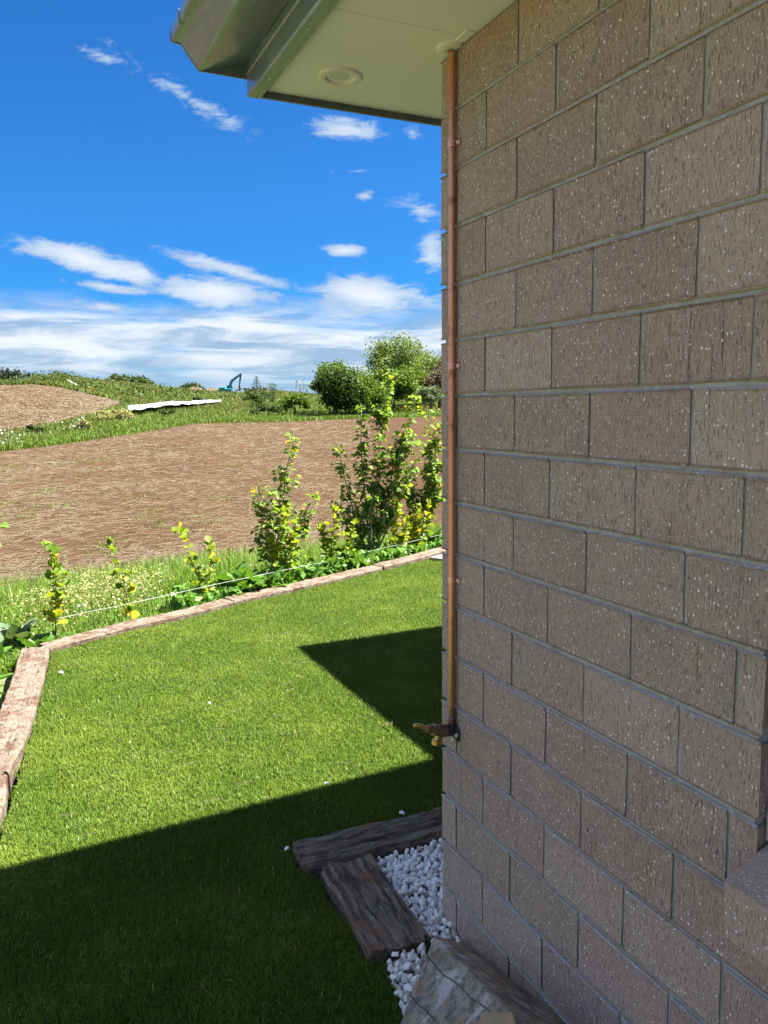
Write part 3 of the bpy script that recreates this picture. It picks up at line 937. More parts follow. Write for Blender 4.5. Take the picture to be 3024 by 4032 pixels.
# ------------------------------------------------------------------ downlight
dl = empty('downlight', (-.226, .312, H), 'round recessed downlight with frosted lens in the white soffit', 'downlight')
def ring(prof, seg=40):
    V = []; F = []
    n = len(prof)
    for k in range(seg):
        t = 2 * math.pi * k / seg
        for (r_, z_) in prof: V.append((r_ * math.cos(t), r_ * math.sin(t), z_))
    for k in range(seg):
        k2 = (k + 1) % seg
        for i in range(n - 1): F.append((k * n + i, k * n + i + 1, k2 * n + i + 1, k2 * n + i))
    return V, F
V, F = ring([(.067, .0), (.0665, -.004), (.062, -.006), (.047, -.0065), (.0445, -.005), (.0435, .004)])
m_ = MB(); m_.add(V, F); m_.build('trim_ring', MT['white'], dl, smooth=True)
V, F = ring([(.0445, .001), (.03, .0), (.0001, -.0005)])
m_ = MB(); m_.add(V, F); m_.build('lens', MT['diffuser'], dl, smooth=True)

# ------------------------------------------------------------------ copper pipe and tap
PX, PY, PR = -.0135, .007, .0099
pipe = empty('copper_pipe', (PX, PY, .70), 'copper water pipe running up the corner of the block wall', 'pipe')
def loc(p): return tuple(Vector(p) - Vector((PX, PY, .70)))
m_ = MB(); m_.tube([loc((PX, PY, z)) for z in (.752, 1.2, 1.8, 2.4, H - .012)], PR, 20)
m_.build('tube', MT['copper'], pipe, angle=40)
m_ = MB(); m_.tube([loc((PX, PY, z)) for z in (.722, .730, .750, .754)], [.0112, .0116, .0116, .0099], 20)
m_.build('solder_socket', MT['copper'], pipe, angle=40)
m_ = MB(); V, F = ring([(.0099, -.009), (.013, -.011), (.036, -.010), (.042, -.005), (.043, .0)])
V = [loc((PX + min(v[0], .0120), PY + v[1], H + v[2])) for v in V]
m_.add(V, F); m_.build('ceiling_collar', MT['white'], pipe, smooth=True)
for zc in (2.446, 1.827, 1.187):
    mc = MB(); V, F = ring([(PR, -.010), (.0121, -.009), (.0121, -.003), (.0108, -.0015), (.0108, .0015), (.0121, .003), (.0121, .009), (PR, .010)], 20)
    mc.add([loc((PX + v[0], PY + v[1], zc + v[2])) for v in V], F)
    mc.add(*box_data(*[c for ab in zip(loc((-.0060, PY - .029, zc - .009)), loc((-.0015, PY - .009, zc + .009))) for c in ab], bev=.003))
    cl = mc.build('pipe_clip', MT['clip'], pipe)
    ms = MB(); ms.tube([loc((-.0055, PY - .021, zc)), loc((-.0095, PY - .021, zc))], [.0055, .004], 10); ms.build('screw', MT['zinc'], cl)

tap = empty('garden_tap', (PX, PY, .715), 'brass garden tap on a dark elbow at the foot of the copper pipe', 'tap')
def tl(p): return tuple(Vector(p) - Vector((PX, PY, .715)))
m_ = MB()
m_.tube([tl((.002, PY, .708)), tl((PX - .004, PY, .708))], [.021, .0215], 16)
m_.tube([tl((PX, PY, .700)), tl((PX, PY, .728))], [.021, .0205], 16)
m_.tube([tl((PX, PY, .708)), tl((PX - .014, PY, .708)), tl((PX - .026, PY - .001, .710))], [.0205, .0225, .0225], 16)
m_.add(*box_data(*[c for ab in zip(tl((-.0085, PY - .040, .672)), tl((-.0025, PY + .01, .722))) for c in ab], bev=.003))
el_ = m_.build('elbow', MT['dark'], tap, angle=40)
for (yy, zz) in ((-.031, .697), (-.006, .675)):
    ms = MB(); ms.tube([tl((-.0085, PY + yy, zz)), tl((-.015, PY + yy, zz))], [.0085, .0075], 10); ms.build('screw', MT['zinc'], el_)
ax = Vector((-.94, .0, .34)).normalized()
b0 = Vector((PX - .026, PY, .710))
m_ = MB()
m_.tube([tl(b0), tl(b0 + Vector((-.010, 0, .001))), tl(b0 + Vector((-.030, 0, .006))), tl(b0 + Vector((-.045, 0, .012)))], [.0235, .0245, .0215, .0195], 18)
bod = m_.build('tap_body', MT['dullbrass'], tap, angle=35)
b1 = b0 + Vector((-.042, 0, .011))
m_ = MB(); m_.tube([tl(b1), tl(b1 + ax * .006), tl(b1 + ax * .007), tl(b1 + ax * .013), tl(b1 + ax * .014), tl(b1 + ax * .034)], [.0225, .0225, .0195, .0215, .0165, .0145], 16)
m_.build('bonnet', MT['dullbrass'], tap, angle=35)
b2 = b1 + ax * .034
m_ = MB(); m_.tube([tl(b2), tl(b2 + ax * .008), tl(b2 + ax * .022)], [.010, .0098, .0098], 12)
m_.build('spindle', MT['brass'], tap, angle=35)
b3 = b2 + ax * .022
m_ = MB(); m_.tube([tl(b3 + Vector((.004, -.005, -.014))), tl(b3 + Vector((.001, -.004, -.008))), tl(b3 + Vector((-.004, 0, .004))), tl(b3 + Vector((-.030, .004, .012))), tl(b3 + Vector((-.034, .005, .013)))], [.007, .0085, .0105, .0095, .0075], 12)
m_.build('tap_handle', MT['brass'], tap, angle=35)
o0 = b0 + Vector((-.030, 0, -.010))
m_ = MB(); m_.tube([tl(o0), tl(o0 + Vector((-.006, 0, -.020))), tl(o0 + Vector((-.0062, 0, -.021))), tl(o0 + Vector((-.010, 0, -.038)))], [.012, .012, .0185, .0185], 16)
m_.build('tap_outlet', MT['brass'], tap, angle=35)
tap.scale = (.84, .80, .82)


# ------------------------------------------------------------------ timber sleepers
def sleeper(name, line, w, h, top, m, label, group, seed, width_side=1, wob=.005):
    """railway sleeper along a polyline (its lawn-side edge); width goes to the left of travel when width_side = 1"""
    r = np.random.default_rng(seed)
    pts_ = [Vector((x, y, 0)) for x, y in line]
    L = [0]
    for a_, b_ in zip(pts_, pts_[1:]): L.append(L[-1] + (b_ - a_).length)
    n = max(12, int(L[-1] / .030)); k = 16
    org = pts_[0]
    d0 = (pts_[-1] - pts_[0]).normalized(); ang = math.atan2(d0.y, d0.x)
    rot = Matrix.Rotation(-ang, 3, 'Z')
    V = []; F = []
    prof = [(0, -h), (0, -.012), (.010, 0)] + [(s, 0) for s in np.linspace(.02, w - .02, k - 6)] + [(w - .010, 0), (w, -.012), (w, -h)]
    k = len(prof)
    ridge = r.normal(0, 1, k) * (.0026 if seed < 5 else .0016)
    grv = r.integers(4, k - 3, 3); gs = r.uniform(0, .6, 3)
    e0 = r.normal(0, .5, k) * .014; e1 = r.normal(0, .5, k) * .014
    dl_ = r.normal(0, 1, (n + 1,)); dr_ = r.normal(0, 1, (n + 1,)); dz_ = r.normal(0, 1, (n + 1, k))
    sm = lambda q: np.convolve(np.pad(q, 3, mode='edge'), np.ones(5) / 5, 'same')[3:-3]
    dl_ = sm(dl_); dr_ = sm(dr_)
    for i in range(n + 1):
        s = L[-1] * i / n
        for q in range(len(L) - 1):
            if s <= L[q + 1] or q == len(L) - 2:
                f = (s - L[q]) / (L[q + 1] - L[q]); p = pts_[q].lerp(pts_[q + 1], f); t = (pts_[q + 1] - pts_[q]).normalized(); break
        nrm = Vector((-t.y, t.x, 0)) * width_side
        for j, (u, z) in enumerate(prof):
            uu = u + (dl_[i] * wob if j < k / 2 else dr_[i] * wob)
            zz = z + (ridge[j] + dz_[i, j] * .0018 if z > -.05 else 0)
            if z > -.005 and seed < 5:
                for gi, g0 in zip(grv, gs):
                    if j == gi and g0 < i / n < g0 + .45: zz -= .011
            sh = (e0[j] if i == 0 else e1[j] if i == n else 0)
            q = p + nrm * uu + t * sh - org
            q = rot @ q
            V.append((q.x, q.y, zz))
        if i:
            for j in range(k - 1):
                a_, b_ = (i - 1) * k + j, i * k + j
                F.append((a_, b_, b_ + 1, a_ + 1) if width_side < 0 else (a_, a_ + 1, b_ + 1, b_))
    F.append(tuple(range(k))); F.append(tuple(n * k + j for j in range(k))[::-1])
    me = pmesh(name, V, F)
    bm = bmesh.new(); bm.from_mesh(me); bmesh.ops.recalc_face_normals(bm, faces=bm.faces[:]); bm.to_mesh(me); bm.free()
    o = link(name, me, m, None, (org.x, org.y, top))
    o.rotation_euler = (0, 0, ang)
    return props(o, label, 'sleeper', group)


SG = 'timber sleepers edging the lawn'
sleeper('timber_sleeper', [(-.320, .537), (.24, .517), (1.0, .53)], .188, .16, .046, MT['old'], 'dark weathered sleeper running behind the white pebbles to the wall corner', SG, 3, 1)
sleeper('timber_sleeper', [(-.092, .003), (-.072, .503)], .206, .16, .042, MT['old'], 'short dark split sleeper lying beside the white pebbles, nearest the block wall foot', SG, 4, 1)
sleeper('timber_sleeper', [(-1.32, 1.885), (-1.262, 2.13), (-1.21, 2.48), (-1.11, 3.36), (-1.055, 3.965)], .19, .20, .042, MT['sun'], 'sun-bleached red sleeper along the left lawn edge beside the thistle', SG, 5, 1, .006)
sleeper('timber_sleeper', [(-1.50, .0), (-1.355, 1.33), (-1.322, 1.87)], .19, .20, .040, MT['sun'], 'bleached sleeper on the left lawn edge, nearer of the two end to end', SG, 6, 1, .006)
sleeper('timber_sleeper', [(-1.046, 3.908), (-.459, 4.230), (-.078, 4.362), (.46, 4.645)], .165, .2, .045, MT['sun'], 'reddish sleeper on the far lawn edge below the three thin saplings', SG, 7, 1, .006)
sleeper('timber_sleeper', [(.475, 4.655), (1.523, 5.072), (2.25, 5.39)], .165, .2, .045, MT['sun'], 'pale sleeper on the far lawn edge below the small poplar and yellow shrubs', SG, 8, 1, .006)
sleeper('timber_sleeper', [(2.265, 5.398), (2.591, 5.538), (3.272, 5.896), (4.3, 6.46)], .165, .2, .050, MT['sun'], 'orange-brown sleeper at the far end of the lawn by the wall', SG, 9, 1, .008)
slab = MB().box(0, .7, -.30, 0, -.02, .034, bev=.004).build('paver', MT['concrete'], None, (2.96, 5.685, 0))
slab.rotation_euler = (0, 0, .47)
props(slab, 'white paving slab at the far lawn edge beside the wall corner', 'paving slab')

# ------------------------------------------------------------------ white pebbles
bed = link('pebble_bed', pmesh('pebble_bed', [(-.34, -.8, -.02), (0, -.8, -.02), (0, .0, .0), (2.7, .05, .0), (2.7, .54, .0), (-.2, .54, .0), (-.29, 0, -.015)], [(0, 1, 2, 3, 4, 5, 6)]), MT['bank'])
props(bed, kind='structure')


def stone_mesh(seed):
    r = random.Random(seed)
    bm = bmesh.new()
    for i in range(15):
        v = Vector((r.gauss(0, 1), r.gauss(0, 1), r.gauss(0, 1))).normalized() * r.uniform(.8, 1.1)
        bm.verts.new((v.x * .62, v.y * .48, v.z * .40))
    bmesh.ops.convex_hull(bm, input=bm.verts[:])
    for v in [v for v in bm.verts if not v.link_faces]: bm.verts.remove(v)
    bmesh.ops.bevel(bm, geom=bm.edges[:], offset=.018, segments=1, affect='EDGES', profile=.5)
    me = bpy.data.meshes.new('pebble')
    bm.to_mesh(me); bm.free()
    me.materials.append(MT['pebble'])
    return me


stones = [stone_mesh(i) for i in range(14)]
spots = []
BED1 = [(-.096, -.06), (-.005, -.06), (-.004, .095), (.40, .10), (.40, .51), (-.06, .50), (-.07, .48)]
BED2 = [(-.258, -.010), (-.13, -.015), (-.09, -.10), (-.20, -.34), (-.33, -.34), (-.29, -.2)]
tries = 0
r_ = random.Random(5)
for poly, cnt in ((BED1, 330), (BED2, 110)):
    xs = [p[0] for p in poly]; ys = [p[1] for p in poly]
    got = []
    for layer, (zl, lim) in enumerate(((.004, .019), (.022, .0235))):
        for t in range(9000):
            x = r_.uniform(min(xs), max(xs)); y = r_.uniform(min(ys), max(ys))
            if not in_poly(np.array([x]), np.array([y]), poly)[0]: continue
            if x > 0 and (x - CAM.x) * (.085 - CAM.y) > (y - CAM.y) * (0 - CAM.x) + .35: continue
            if all((x - a) ** 2 + (y - b) ** 2 > lim ** 2 for a, b, c_, l_ in got if l_ == layer):
                got.append((x, y, zl + r_.uniform(-.005, .008), layer))
    spots += got
# the top layer shows; keep the 300 nearest the camera and on top as single stones
spots.sort(key=lambda s: (-s[3], (s[0] - CAM.x) ** 2 + (s[1] - CAM.y) ** 2))
rest = MB()
for i, (x, y, z, l_) in enumerate(spots):
    s = r_.uniform(.018, .034)
    e_ = Euler((r_.uniform(0, 6.28), r_.uniform(0, 6.28), r_.uniform(0, 6.28)))
    me = stones[i % len(stones)]
    if i < 300:
        o = bpy.data.objects.new('pebble', me); col.objects.link(o)
        o.parent = bed
        o.location = (x, y, z); o.rotation_euler = e_; o.scale = (s, s, s)
    else:
        mm = Matrix.Translation((x, y, z)) @ e_.to_matrix().to_4x4() @ Matrix.Scale(s, 4)
        rest.add([(mm @ v.co)[:] for v in me.vertices], [p.vertices[:] for p in me.polygons])
o = rest.build('pebble_fill', MT['pebble'], bed); o['kind'] = 'stuff'
for (x, y, z, s, lab) in ((.15, .70, .060, .036, 'white pebble left lying on top of the dark sleeper'), (-.014, 1.142, .028, .026, 'white stone chip on the turf at the edge of the sunlight'),
                          (-.337, .725, .018, .026, 'pale stone chip on the shaded turf at the sleeper end'), (-.265, 2.378, .024, .022, 'small white stone chip alone on the sunlit turf'),
                          (-1.014, 3.353, .026, .035, 'flat white chip on the turf near the bleached sleeper')):
    o = link('stone_chip', stones[int(abs(x * 100)) % 14].copy(), None, None, (x, y, z))
    s *= .72; o.scale = (s * 1.3, s, s * .7); o.rotation_euler = (.2, .1, x * 7)
    props(o, lab, 'stone', 'stray white stones')

# ------------------------------------------------------------------ boulder by the wall
# faces: broad top slope, ridge, and the side that faces the wall
def subdivided(V, F, cuts, amp, seed, m, name, smooth=False):
    bm = bmesh.new()
    vs = [bm.verts.new(v) for v in V]
    for f in F: bm.faces.new([vs[i] for i in f])
    bmesh.ops.recalc_face_normals(bm, faces=bm.faces[:])
    bmesh.ops.bevel(bm, geom=bm.edges[:], offset=.008, segments=2, affect='EDGES', profile=.6)
    bmesh.ops.triangulate(bm, faces=bm.faces[:])
    for c_ in range(cuts):
        bmesh.ops.subdivide_edges(bm, edges=[e for e in bm.edges if e.calc_length() > .03], cuts=1, use_grid_fill=True)
    bmesh.ops.triangulate(bm, faces=bm.faces[:])
    bm.normal_update()
    from mathutils import noise as mn
    for v in bm.verts:
        q = v.co * 9 + Vector((seed, 0, 0))
        d_ = mn.fractal(q, 1.0, 2.0, 4) * amp
        lay_ = math.floor((v.co.x * 6 + v.co.z * 4 - v.co.y * 1.2) * 4) % 2
        v.co += v.normal * (d_ + lay_ * amp * .25)
    me = bpy.data.meshes.new(name); bm.to_mesh(me); bm.free()
    if smooth: me.polygons.foreach_set('use_smooth', np.ones(len(me.polygons), bool))
    return me
RV = [(-.112, -.055, .085), (-.232, -.70, .315), (-.37, -.33, .075), (-.472, -.878, .27),
      (.002, -.080, .035), (.002, -.80, .17), (-.16, -.04, -.1), (-.39, -.31, -.1), (-.50, -.90, -.1), (-.02, -.85, -.1), (-.26, -.98, .30)]
RF = [(0, 1, 2), (1, 3, 2), (0, 4, 5, 1), (0, 6, 4), (0, 2, 7, 6), (2, 3, 8, 7), (4, 6, 9), (4, 9, 5), (1, 5, 10), (1, 10, 3), (3, 10, 8), (10, 5, 9), (10, 9, 8), (6, 7, 8, 9)]
rk = link('weathered_timber', subdivided(RV, RF, 4, .0020, 2, MT['rock'], 'weathered_timber'), MT['rock'])
props(rk, 'grey and orange weathered timber with long cracks lying against the foot of the wall', 'timber')
ck = [(x * .62 - .082, y * .62 - .285, z * .62 + .115) for x, y, z in [(-.300, -.44, .21), (-.235, -.60, .30), (-.285, -.72, .31), (-.36, -.60, .235), (-.295, -.47, .255), (-.243, -.60, .335), (-.285, -.70, .345), (-.345, -.60, .27)]]
cm = subdivided(ck, [(0, 1, 2, 3), (4, 7, 6, 5), (0, 4, 5, 1), (1, 5, 6, 2), (2, 6, 7, 3), (3, 7, 4, 0)], 2, .003, 5, MT['wood'], 'wood_block')
props(link('wood_block', cm, MT['wood']), 'small pale wood offcut resting on the weathered timber', 'wood block')

# ------------------------------------------------------------------ plants on the bank
def leaf_mesh(name, kind, m):
    """leaf along +y from its base, folded on the midrib"""
    if kind == 'oval': outl = [(0, .03), (.18, .26), (.40, .42), (.62, .45), (.84, .34), (1.0, .0)]
    elif kind == 'heart': outl = [(0, .03), (.02, .34), (.22, .50), (.45, .40), (.72, .20), (1.0, .0)]
    else: outl = [(0, .05), (.12, .07), (.30, .18), (.55, .24), (.78, .18), (.92, .09), (1.0, .0)]
    bend = {'oval': .10, 'heart': .12, 'long': .55}[kind]
    V = []; F = []
    for (t, w) in outl:
        z = .18 * t - bend * t * t
        wav = .03 * math.sin(t * 9)
        V += [(-w, t, z + w * .28 + wav), (0, t, z), (w, t, z + w * .28 - wav)]
    for i in range(len(outl) - 1):
        a_ = i * 3
        F += [(a_, a_ + 1, a_ + 4, a_ + 3), (a_ + 1, a_ + 2, a_ + 5, a_ + 4)]
    me = pmesh(name, V, F, True)
    me.materials.append(m)
    return me


LF = {k: leaf_mesh('leaf', s, MT[k]) for k, s in (('gris', 'oval'), ('gris_y', 'oval'), ('gris_d', 'oval'), ('pop', 'heart'), ('pop_l', 'heart'), ('dock', 'long'), ('dock_g', 'long'))}


def path(p0, p1, n, wob, rr, bow=(0, 0, 0)):
    p0 = Vector(p0); p1 = Vector(p1); out_ = []
    for i in range(n + 1):
        t = i / n
        q = p0.lerp(p1, t) + Vector(bow) * (4 * t * (1 - t))
        if 0 < i < n: q += Vector((rr.uniform(-wob, wob), rr.uniform(-wob, wob), 0))
        out_.append(q)
    return out_


def along(pts_, t):
    k = min(int(t * (len(pts_) - 1)), len(pts_) - 2); f = t * (len(pts_) - 1) - k
    return pts_[k].lerp(pts_[k + 1], f)


def plant(name, base, stems, leaves, label, cat, group, seed, stemmat, rad=.006, maxobj=300, upright=.6):
    """stems: list of polylines (world); leaves: list of (point, outward dir, size, mesh key)"""
    rr = random.Random(seed)
    root = empty(name, base, label, cat, group)
    bs = Vector(base)
    ms = MB()
    for s in stems:
        L = sum((b_ - a_).length for a_, b_ in zip(s, s[1:]))
        r0 = rad * min(1.0, .35 + L * .6)
        ms.tube([p - bs for p in s], [r0 * (1 - .75 * i / (len(s) - 1)) for i in range(len(s))], 6)
    ms.build('stem', stemmat, root)
    leaves.sort(key=lambda l: -l[2])
    big = {}
    for i, (p, d_, s, key) in enumerate(leaves):
        d_ = Vector(d_).normalized()
        q = d_.to_track_quat('Y', 'Z')
        rot = q @ Euler((rr.uniform(-.4, .4), rr.uniform(-.7, .7), rr.uniform(-.3, .3))).to_quaternion()
        if i < maxobj:
            o = bpy.data.objects.new('leaf', LF[key]); col.objects.link(o)
            o.parent = root; o.location = p - bs; o.rotation_mode = 'QUATERNION'; o.rotation_quaternion = rot; o.scale = (s, s, s)
        else:
            mm = Matrix.Translation(p - bs) @ rot.to_matrix().to_4x4() @ Matrix.Scale(s, 4)
            b_ = big.setdefault(key, MB())
            b_.add([(mm @ v.co)[:] for v in LF[key].vertices], [f.vertices[:] for f in LF[key].polygons])
    for key, b_ in big.items():
        o = link('foliage', pmesh('foliage', b_.V, b_.F, True), MT[key], root); o['kind'] = 'stuff'
    return root


def griselinia(base, tops, n, label, seed, keys=('gris', 'gris_d', 'gris_y'), size=.055, low=.25):
    rr = random.Random(seed)
    stems = []; lv = []
    for ti, (tp, bow) in enumerate(tops):
        b_ = Vector(base) + Vector((rr.uniform(-.01, .01) + .03 * ti, rr.uniform(-.02, .02), -.05))
        s = path(b_, tp, 7, .008, rr, bow); stems.append(s)
        for i in range(n):
            t = low + (1 - low) * (i + rr.random()) / n
            p = along(s, t)
            a_ = i * 2.4 + rr.uniform(-.5, .5)
            upw = .35 + 1.2 * max(0, t - .7) * 3
            d_ = Vector((math.cos(a_), math.sin(a_), upw + rr.uniform(-.3, .5)))
            key = keys[2] if t < .45 and rr.random() < .6 else keys[0] if rr.random() < .6 else keys[1]
            lv.append((p + d_.normalized() * .008, d_, size * rr.uniform(.65, 1.15), key))
            if rr.random() < .25:   # short side twig
                q = p + Vector((math.cos(a_), math.sin(a_), .5)).normalized() * rr.uniform(.04, .10)
                stems.append([p, (p + q) / 2 + Vector((0, 0, -.004)), q])
                for k in range(4):
                    d2 = Vector((math.cos(a_ + k * 1.6), math.sin(a_ + k * 1.6), .6))
                    lv.append((q, d2, size * rr.uniform(.6, 1.0), key))
    return plant('sapling', base, stems, lv, label, 'sapling', 'leafy saplings planted on the bank', seed, MT['stem'], .0075)


griselinia((-1.011, 4.36, -.06), [((-.975, 4.36, .655), (.02, 0, 0))], 36, 'green sapling with round leaves at the corner of the two bleached sleepers', 21, ('gris_d', 'gris', 'gris_y'), .074)
griselinia((-.394, 4.66, -.06), [((-.535, 4.68, .64), (.015, 0, 0))], 24, 'thin leaning sapling with a leafy tip and bare lower stem', 22, ('gris_d', 'gris', 'gris_y'), .074, .10)
griselinia((.254, 4.98, -.06), [((.08, 5.02, .67), (.04, 0, 0)), ((.337, 4.97, .53), (.02, 0, 0))], 28, 'yellow-green sapling with two stems, yellowed at its base', 23, ('gris', 'gris', 'gris_y'), .070, .03)
griselinia((1.08, 5.27, -.06), [((1.13, 5.27, .73), (0, 0, 0)), ((1.24, 5.3, .50), (0, 0, 0)), ((.98, 5.3, .42), (0, 0, 0))], 40, 'bright yellow-green sapling in front of the small poplar', 24, ('gris', 'gris_y', 'gris'), .068, .0)
griselinia((1.73, 5.62, -.06), [((1.81, 5.62, .66), (0, 0, 0)), ((1.65, 5.65, .50), (0, 0, 0)), ((2.02, 5.6, .50), (0, 0, 0))], 38, 'bushy yellow sapling between the small poplar and the tall poplar', 25, ('gris', 'gris_y', 'gris_y'), .068, .0)
griselinia((2.66, 6.02, -.06), [((2.72, 6.02, .63), (0, 0, 0)), ((2.88, 6.02, .45), (0, 0, 0))], 40, 'yellow-green sapling at the foot of the tall poplar', 26, ('gris', 'gris_y', 'gris'), .068, .0)
griselinia((3.08, 6.26, -.06), [((3.12, 6.26, .50), (0, 0, 0)), ((3.0, 6.3, .38), (0, 0, 0)), ((3.27, 6.25, .58), (0, 0, 0))], 36, 'golden sapling nearest the wall corner at the far end of the bank', 27, ('gris_y', 'gris', 'gris_y'), .068, .0)


def poplar(base, mains, nside, nleaf, label, seed, keys=('pop', 'pop_l'), size=.055, side=.45, maxobj=300, spread=.62):
    rr = random.Random(seed)
    stems = []; lv = []
    for (tp, bow, dens_) in mains:
        s = path(Vector(base) + Vector((rr.uniform(-.03, .03), rr.uniform(-.02, .02), -.05)), tp, 10, .012, rr, bow)
        stems.append(s)
        Ls = (Vector(tp) - Vector(base)).length
        segs = [(s, .30, 1.0, nleaf * dens_ * .55)]
        for k in range(int(nside * dens_)):
            t = rr.uniform(.10, .80)
            p = along(s, t); a_ = rr.uniform(0, 6.28)
            ln = Ls * side * (1.05 - t) * rr.uniform(.5, 1.1)
            q = p + Vector((math.cos(a_) * spread, math.sin(a_) * spread, .9)).normalized() * ln
            tw = path(p, q, 4, .01, rr, (0, 0, -.02))
            stems.append(tw); segs.append((tw, .15, 1.0, nleaf * dens_ / max(1, nside * dens_) * .9))
        for (pl, t0, t1, cnt) in segs:
            for i in range(int(cnt)):
                t = rr.uniform(t0, t1)
                p = along(pl, t); a_ = rr.uniform(0, 6.28)
                o_ = Vector((math.cos(a_), math.sin(a_), rr.uniform(-.3, .3)))
                p = p + o_ * rr.uniform(.015, .055)
                d_ = o_ + Vector((0, 0, -.55 + rr.uniform(-.4, .4)))
                hi = (p.z - base[2]) / Ls
                key = keys[1] if rr.random() < .25 + .6 * hi else keys[0]
                lv.append((p, d_, size * rr.uniform(.55, 1.1), key))
    return plant('poplar_sapling', base, stems, lv, label, 'sapling', 'young poplars on the bank', seed, MT['greystem'], .013, maxobj)


poplar((1.10, 5.45, -.06), [((1.31, 5.42, 1.49), (-.03, 0, 0), 1.0), ((.92, 5.45, .95), (0, 0, 0), .6), ((1.50, 5.45, .88), (.02, 0, 0), .6)], 13, 250, 'small poplar with heart-shaped leaves standing alone before the bare field', 31, size=.064, side=.40)
poplar((2.46, 6.20, -.06), [((2.71, 6.13, 2.10), (-.04, 0, 0), 1.25), ((2.40, 6.28, 1.76), (-.02, 0, 0), 1.0), ((2.97, 6.01, 1.84), (.02, 0, 0), 1.15), ((2.14, 6.38, 1.30), (-.04, 0, 0), .8), ((2.10, 6.37, .66), (-.03, 0, 0), .6), ((2.82, 6.15, 1.5), (.03, 0, 0), .9), ((2.58, 6.2, 1.2), (.03, 0, 0), .7), ((3.12, 6.1, 1.35), (.03, 0, 0), .7)],
       13, 250, 'tall many-stemmed poplar with grey stems before the far trees', 32, size=.066, side=.27)
poplar((3.24, 6.48, -.06), [((3.48, 6.36, 1.56), (0, 0, 0), 1.0), ((3.36, 6.43, 1.68), (.05, 0, 0), .9), ((3.62, 6.4, 1.3), (0, 0, 0), .7), ((3.08, 6.5, 1.0), (0, 0, 0), .7)], 9, 260, 'poplar half hidden by the wall corner, leaning right', 33, size=.064, side=.32)
poplar((-1.50, 4.40, -.06), [((-1.345, 4.3, .93), (-.05, 0, 0), .5), ((-1.75, 4.3, 1.1), (0, 0, 0), .6)], 5, 110, 'poplar sapling at the left end of the bank with one sprig in view', 34, size=.062, side=.22)


def dock(base, n, ln, label, seed, key='dock', upr=1.0):
    rr = random.Random(seed); lv = []; st = []
    for i in range(n):
        a_ = i * 2.4 + rr.uniform(-.4, .4)
        d_ = Vector((math.cos(a_), math.sin(a_), upr * rr.uniform(.5, 1.6)))
        p = Vector(base) + Vector((math.cos(a_), math.sin(a_), 0)) * .02
        lv.append((p, d_, ln * rr.uniform(.65, 1.15), key))
    st.append([Vector(base) + Vector((0, 0, -.05)), Vector(base) + Vector((0, 0, .02)), Vector(base) + Vector((0.01, 0, .07))])
    return plant('dock_plant', base, st, lv, label, 'plant', 'broad-leaved weeds on the bank', seed, MT['stem'], .01)


for i, (x, y, n, ln, key, lab) in enumerate((
        (-1.27, 4.42, 14, .34, 'dock_g', 'grey-green thistle with long toothed leaves left of the corner sapling'),
        (-1.45, 4.05, 12, .28, 'dock', 'dark broad-leaved dock beside the top of the left sleeper'),
        (-1.48, 3.45, 10, .24, 'dock', 'dock plant drooping against the outer side of the left sleeper'),
        (-1.14, 4.28, 9, .22, 'dock', 'small dock between the thistle and the corner sapling'),
        (.62, 5.12, 16, .44, 'dock', 'large dock with upright leaves right of the two-stemmed sapling'),
        (.84, 5.20, 16, .44, 'dock', 'large dock left of the small poplar'),
        (.98, 5.18, 12, .36, 'dock', 'dock with wavy leaves under the small poplar'),
        (1.38, 5.42, 12, .34, 'dock', 'dock behind the sleeper, right of the small poplar'),
        (2.08, 5.76, 14, .38, 'dock', 'upright dock left of the tall poplar stems'),
        (2.36, 5.90, 12, .32, 'dock', 'dock at the foot of the tall poplar'),
        (3.48, 6.58, 16, .46, 'dock', 'big glossy dock beside the wall corner'),
        (2.88, 6.12, 12, .34, 'dock', 'dock between the two right-hand saplings'))):
    dock((x, y, float(ground_z(x, y)) + .03), n + 4, ln * .8, lab, 50 + i, key, 2.2)

# ground cover over the bank
def bank_pts(n, amin, amax, t0, t1, power=1.0):
    a = rng.uniform(amin, amax, n); t = 1 + t0 + (t1 - t0) * rng.uniform(0, 1, n) ** power
    return polar(a, t)
P = bank_pts(26000, -.16, .52, .0, .62, 1.2)
o = blades(P, .15, .008, .8, 'bank_grass', MT['weed'])
P = bank_pts(14000, -.16, .52, .25, 1.0)
o = blades(P, .28, .010, .6, 'long_grass', MT['weed'])
P = bank_pts(42000, -.16, .52, .0, .55, 1.1); P[:, 2] += rng.uniform(.01, .13, len(P)) * (.6 + .4 * fbm(P[:, 0], P[:, 1], 3, 8))
o = cards(P, .055, 'low_weeds', MT['clover'], kind='stuff', aspect=.7)
n = 8000
P = np.stack([rng.uniform(.0, 4.2, n), np.zeros(n), np.zeros(n)], -1)
P[:, 1] = np.interp(P[:, 0], [-.44, .58, 1.61, 2.73, 3.45, 4.5], [4.42, 4.90, 5.33, 5.85, 6.24, 6.75]) + np.abs(rng.normal(0, .32, n))
hh_ = np.clip(.20 + .14 * fbm(P[:, 0], P[:, 1], 2.5, 9), .06, .42)
P[:, 2] = ground_z(P[:, 0], P[:, 1]) + .02 + rng.uniform(0, 1, n) * hh_
cards(P, .085, 'broad_weeds', MT['dock'], kind='stuff', aspect=.55, droop=.8)
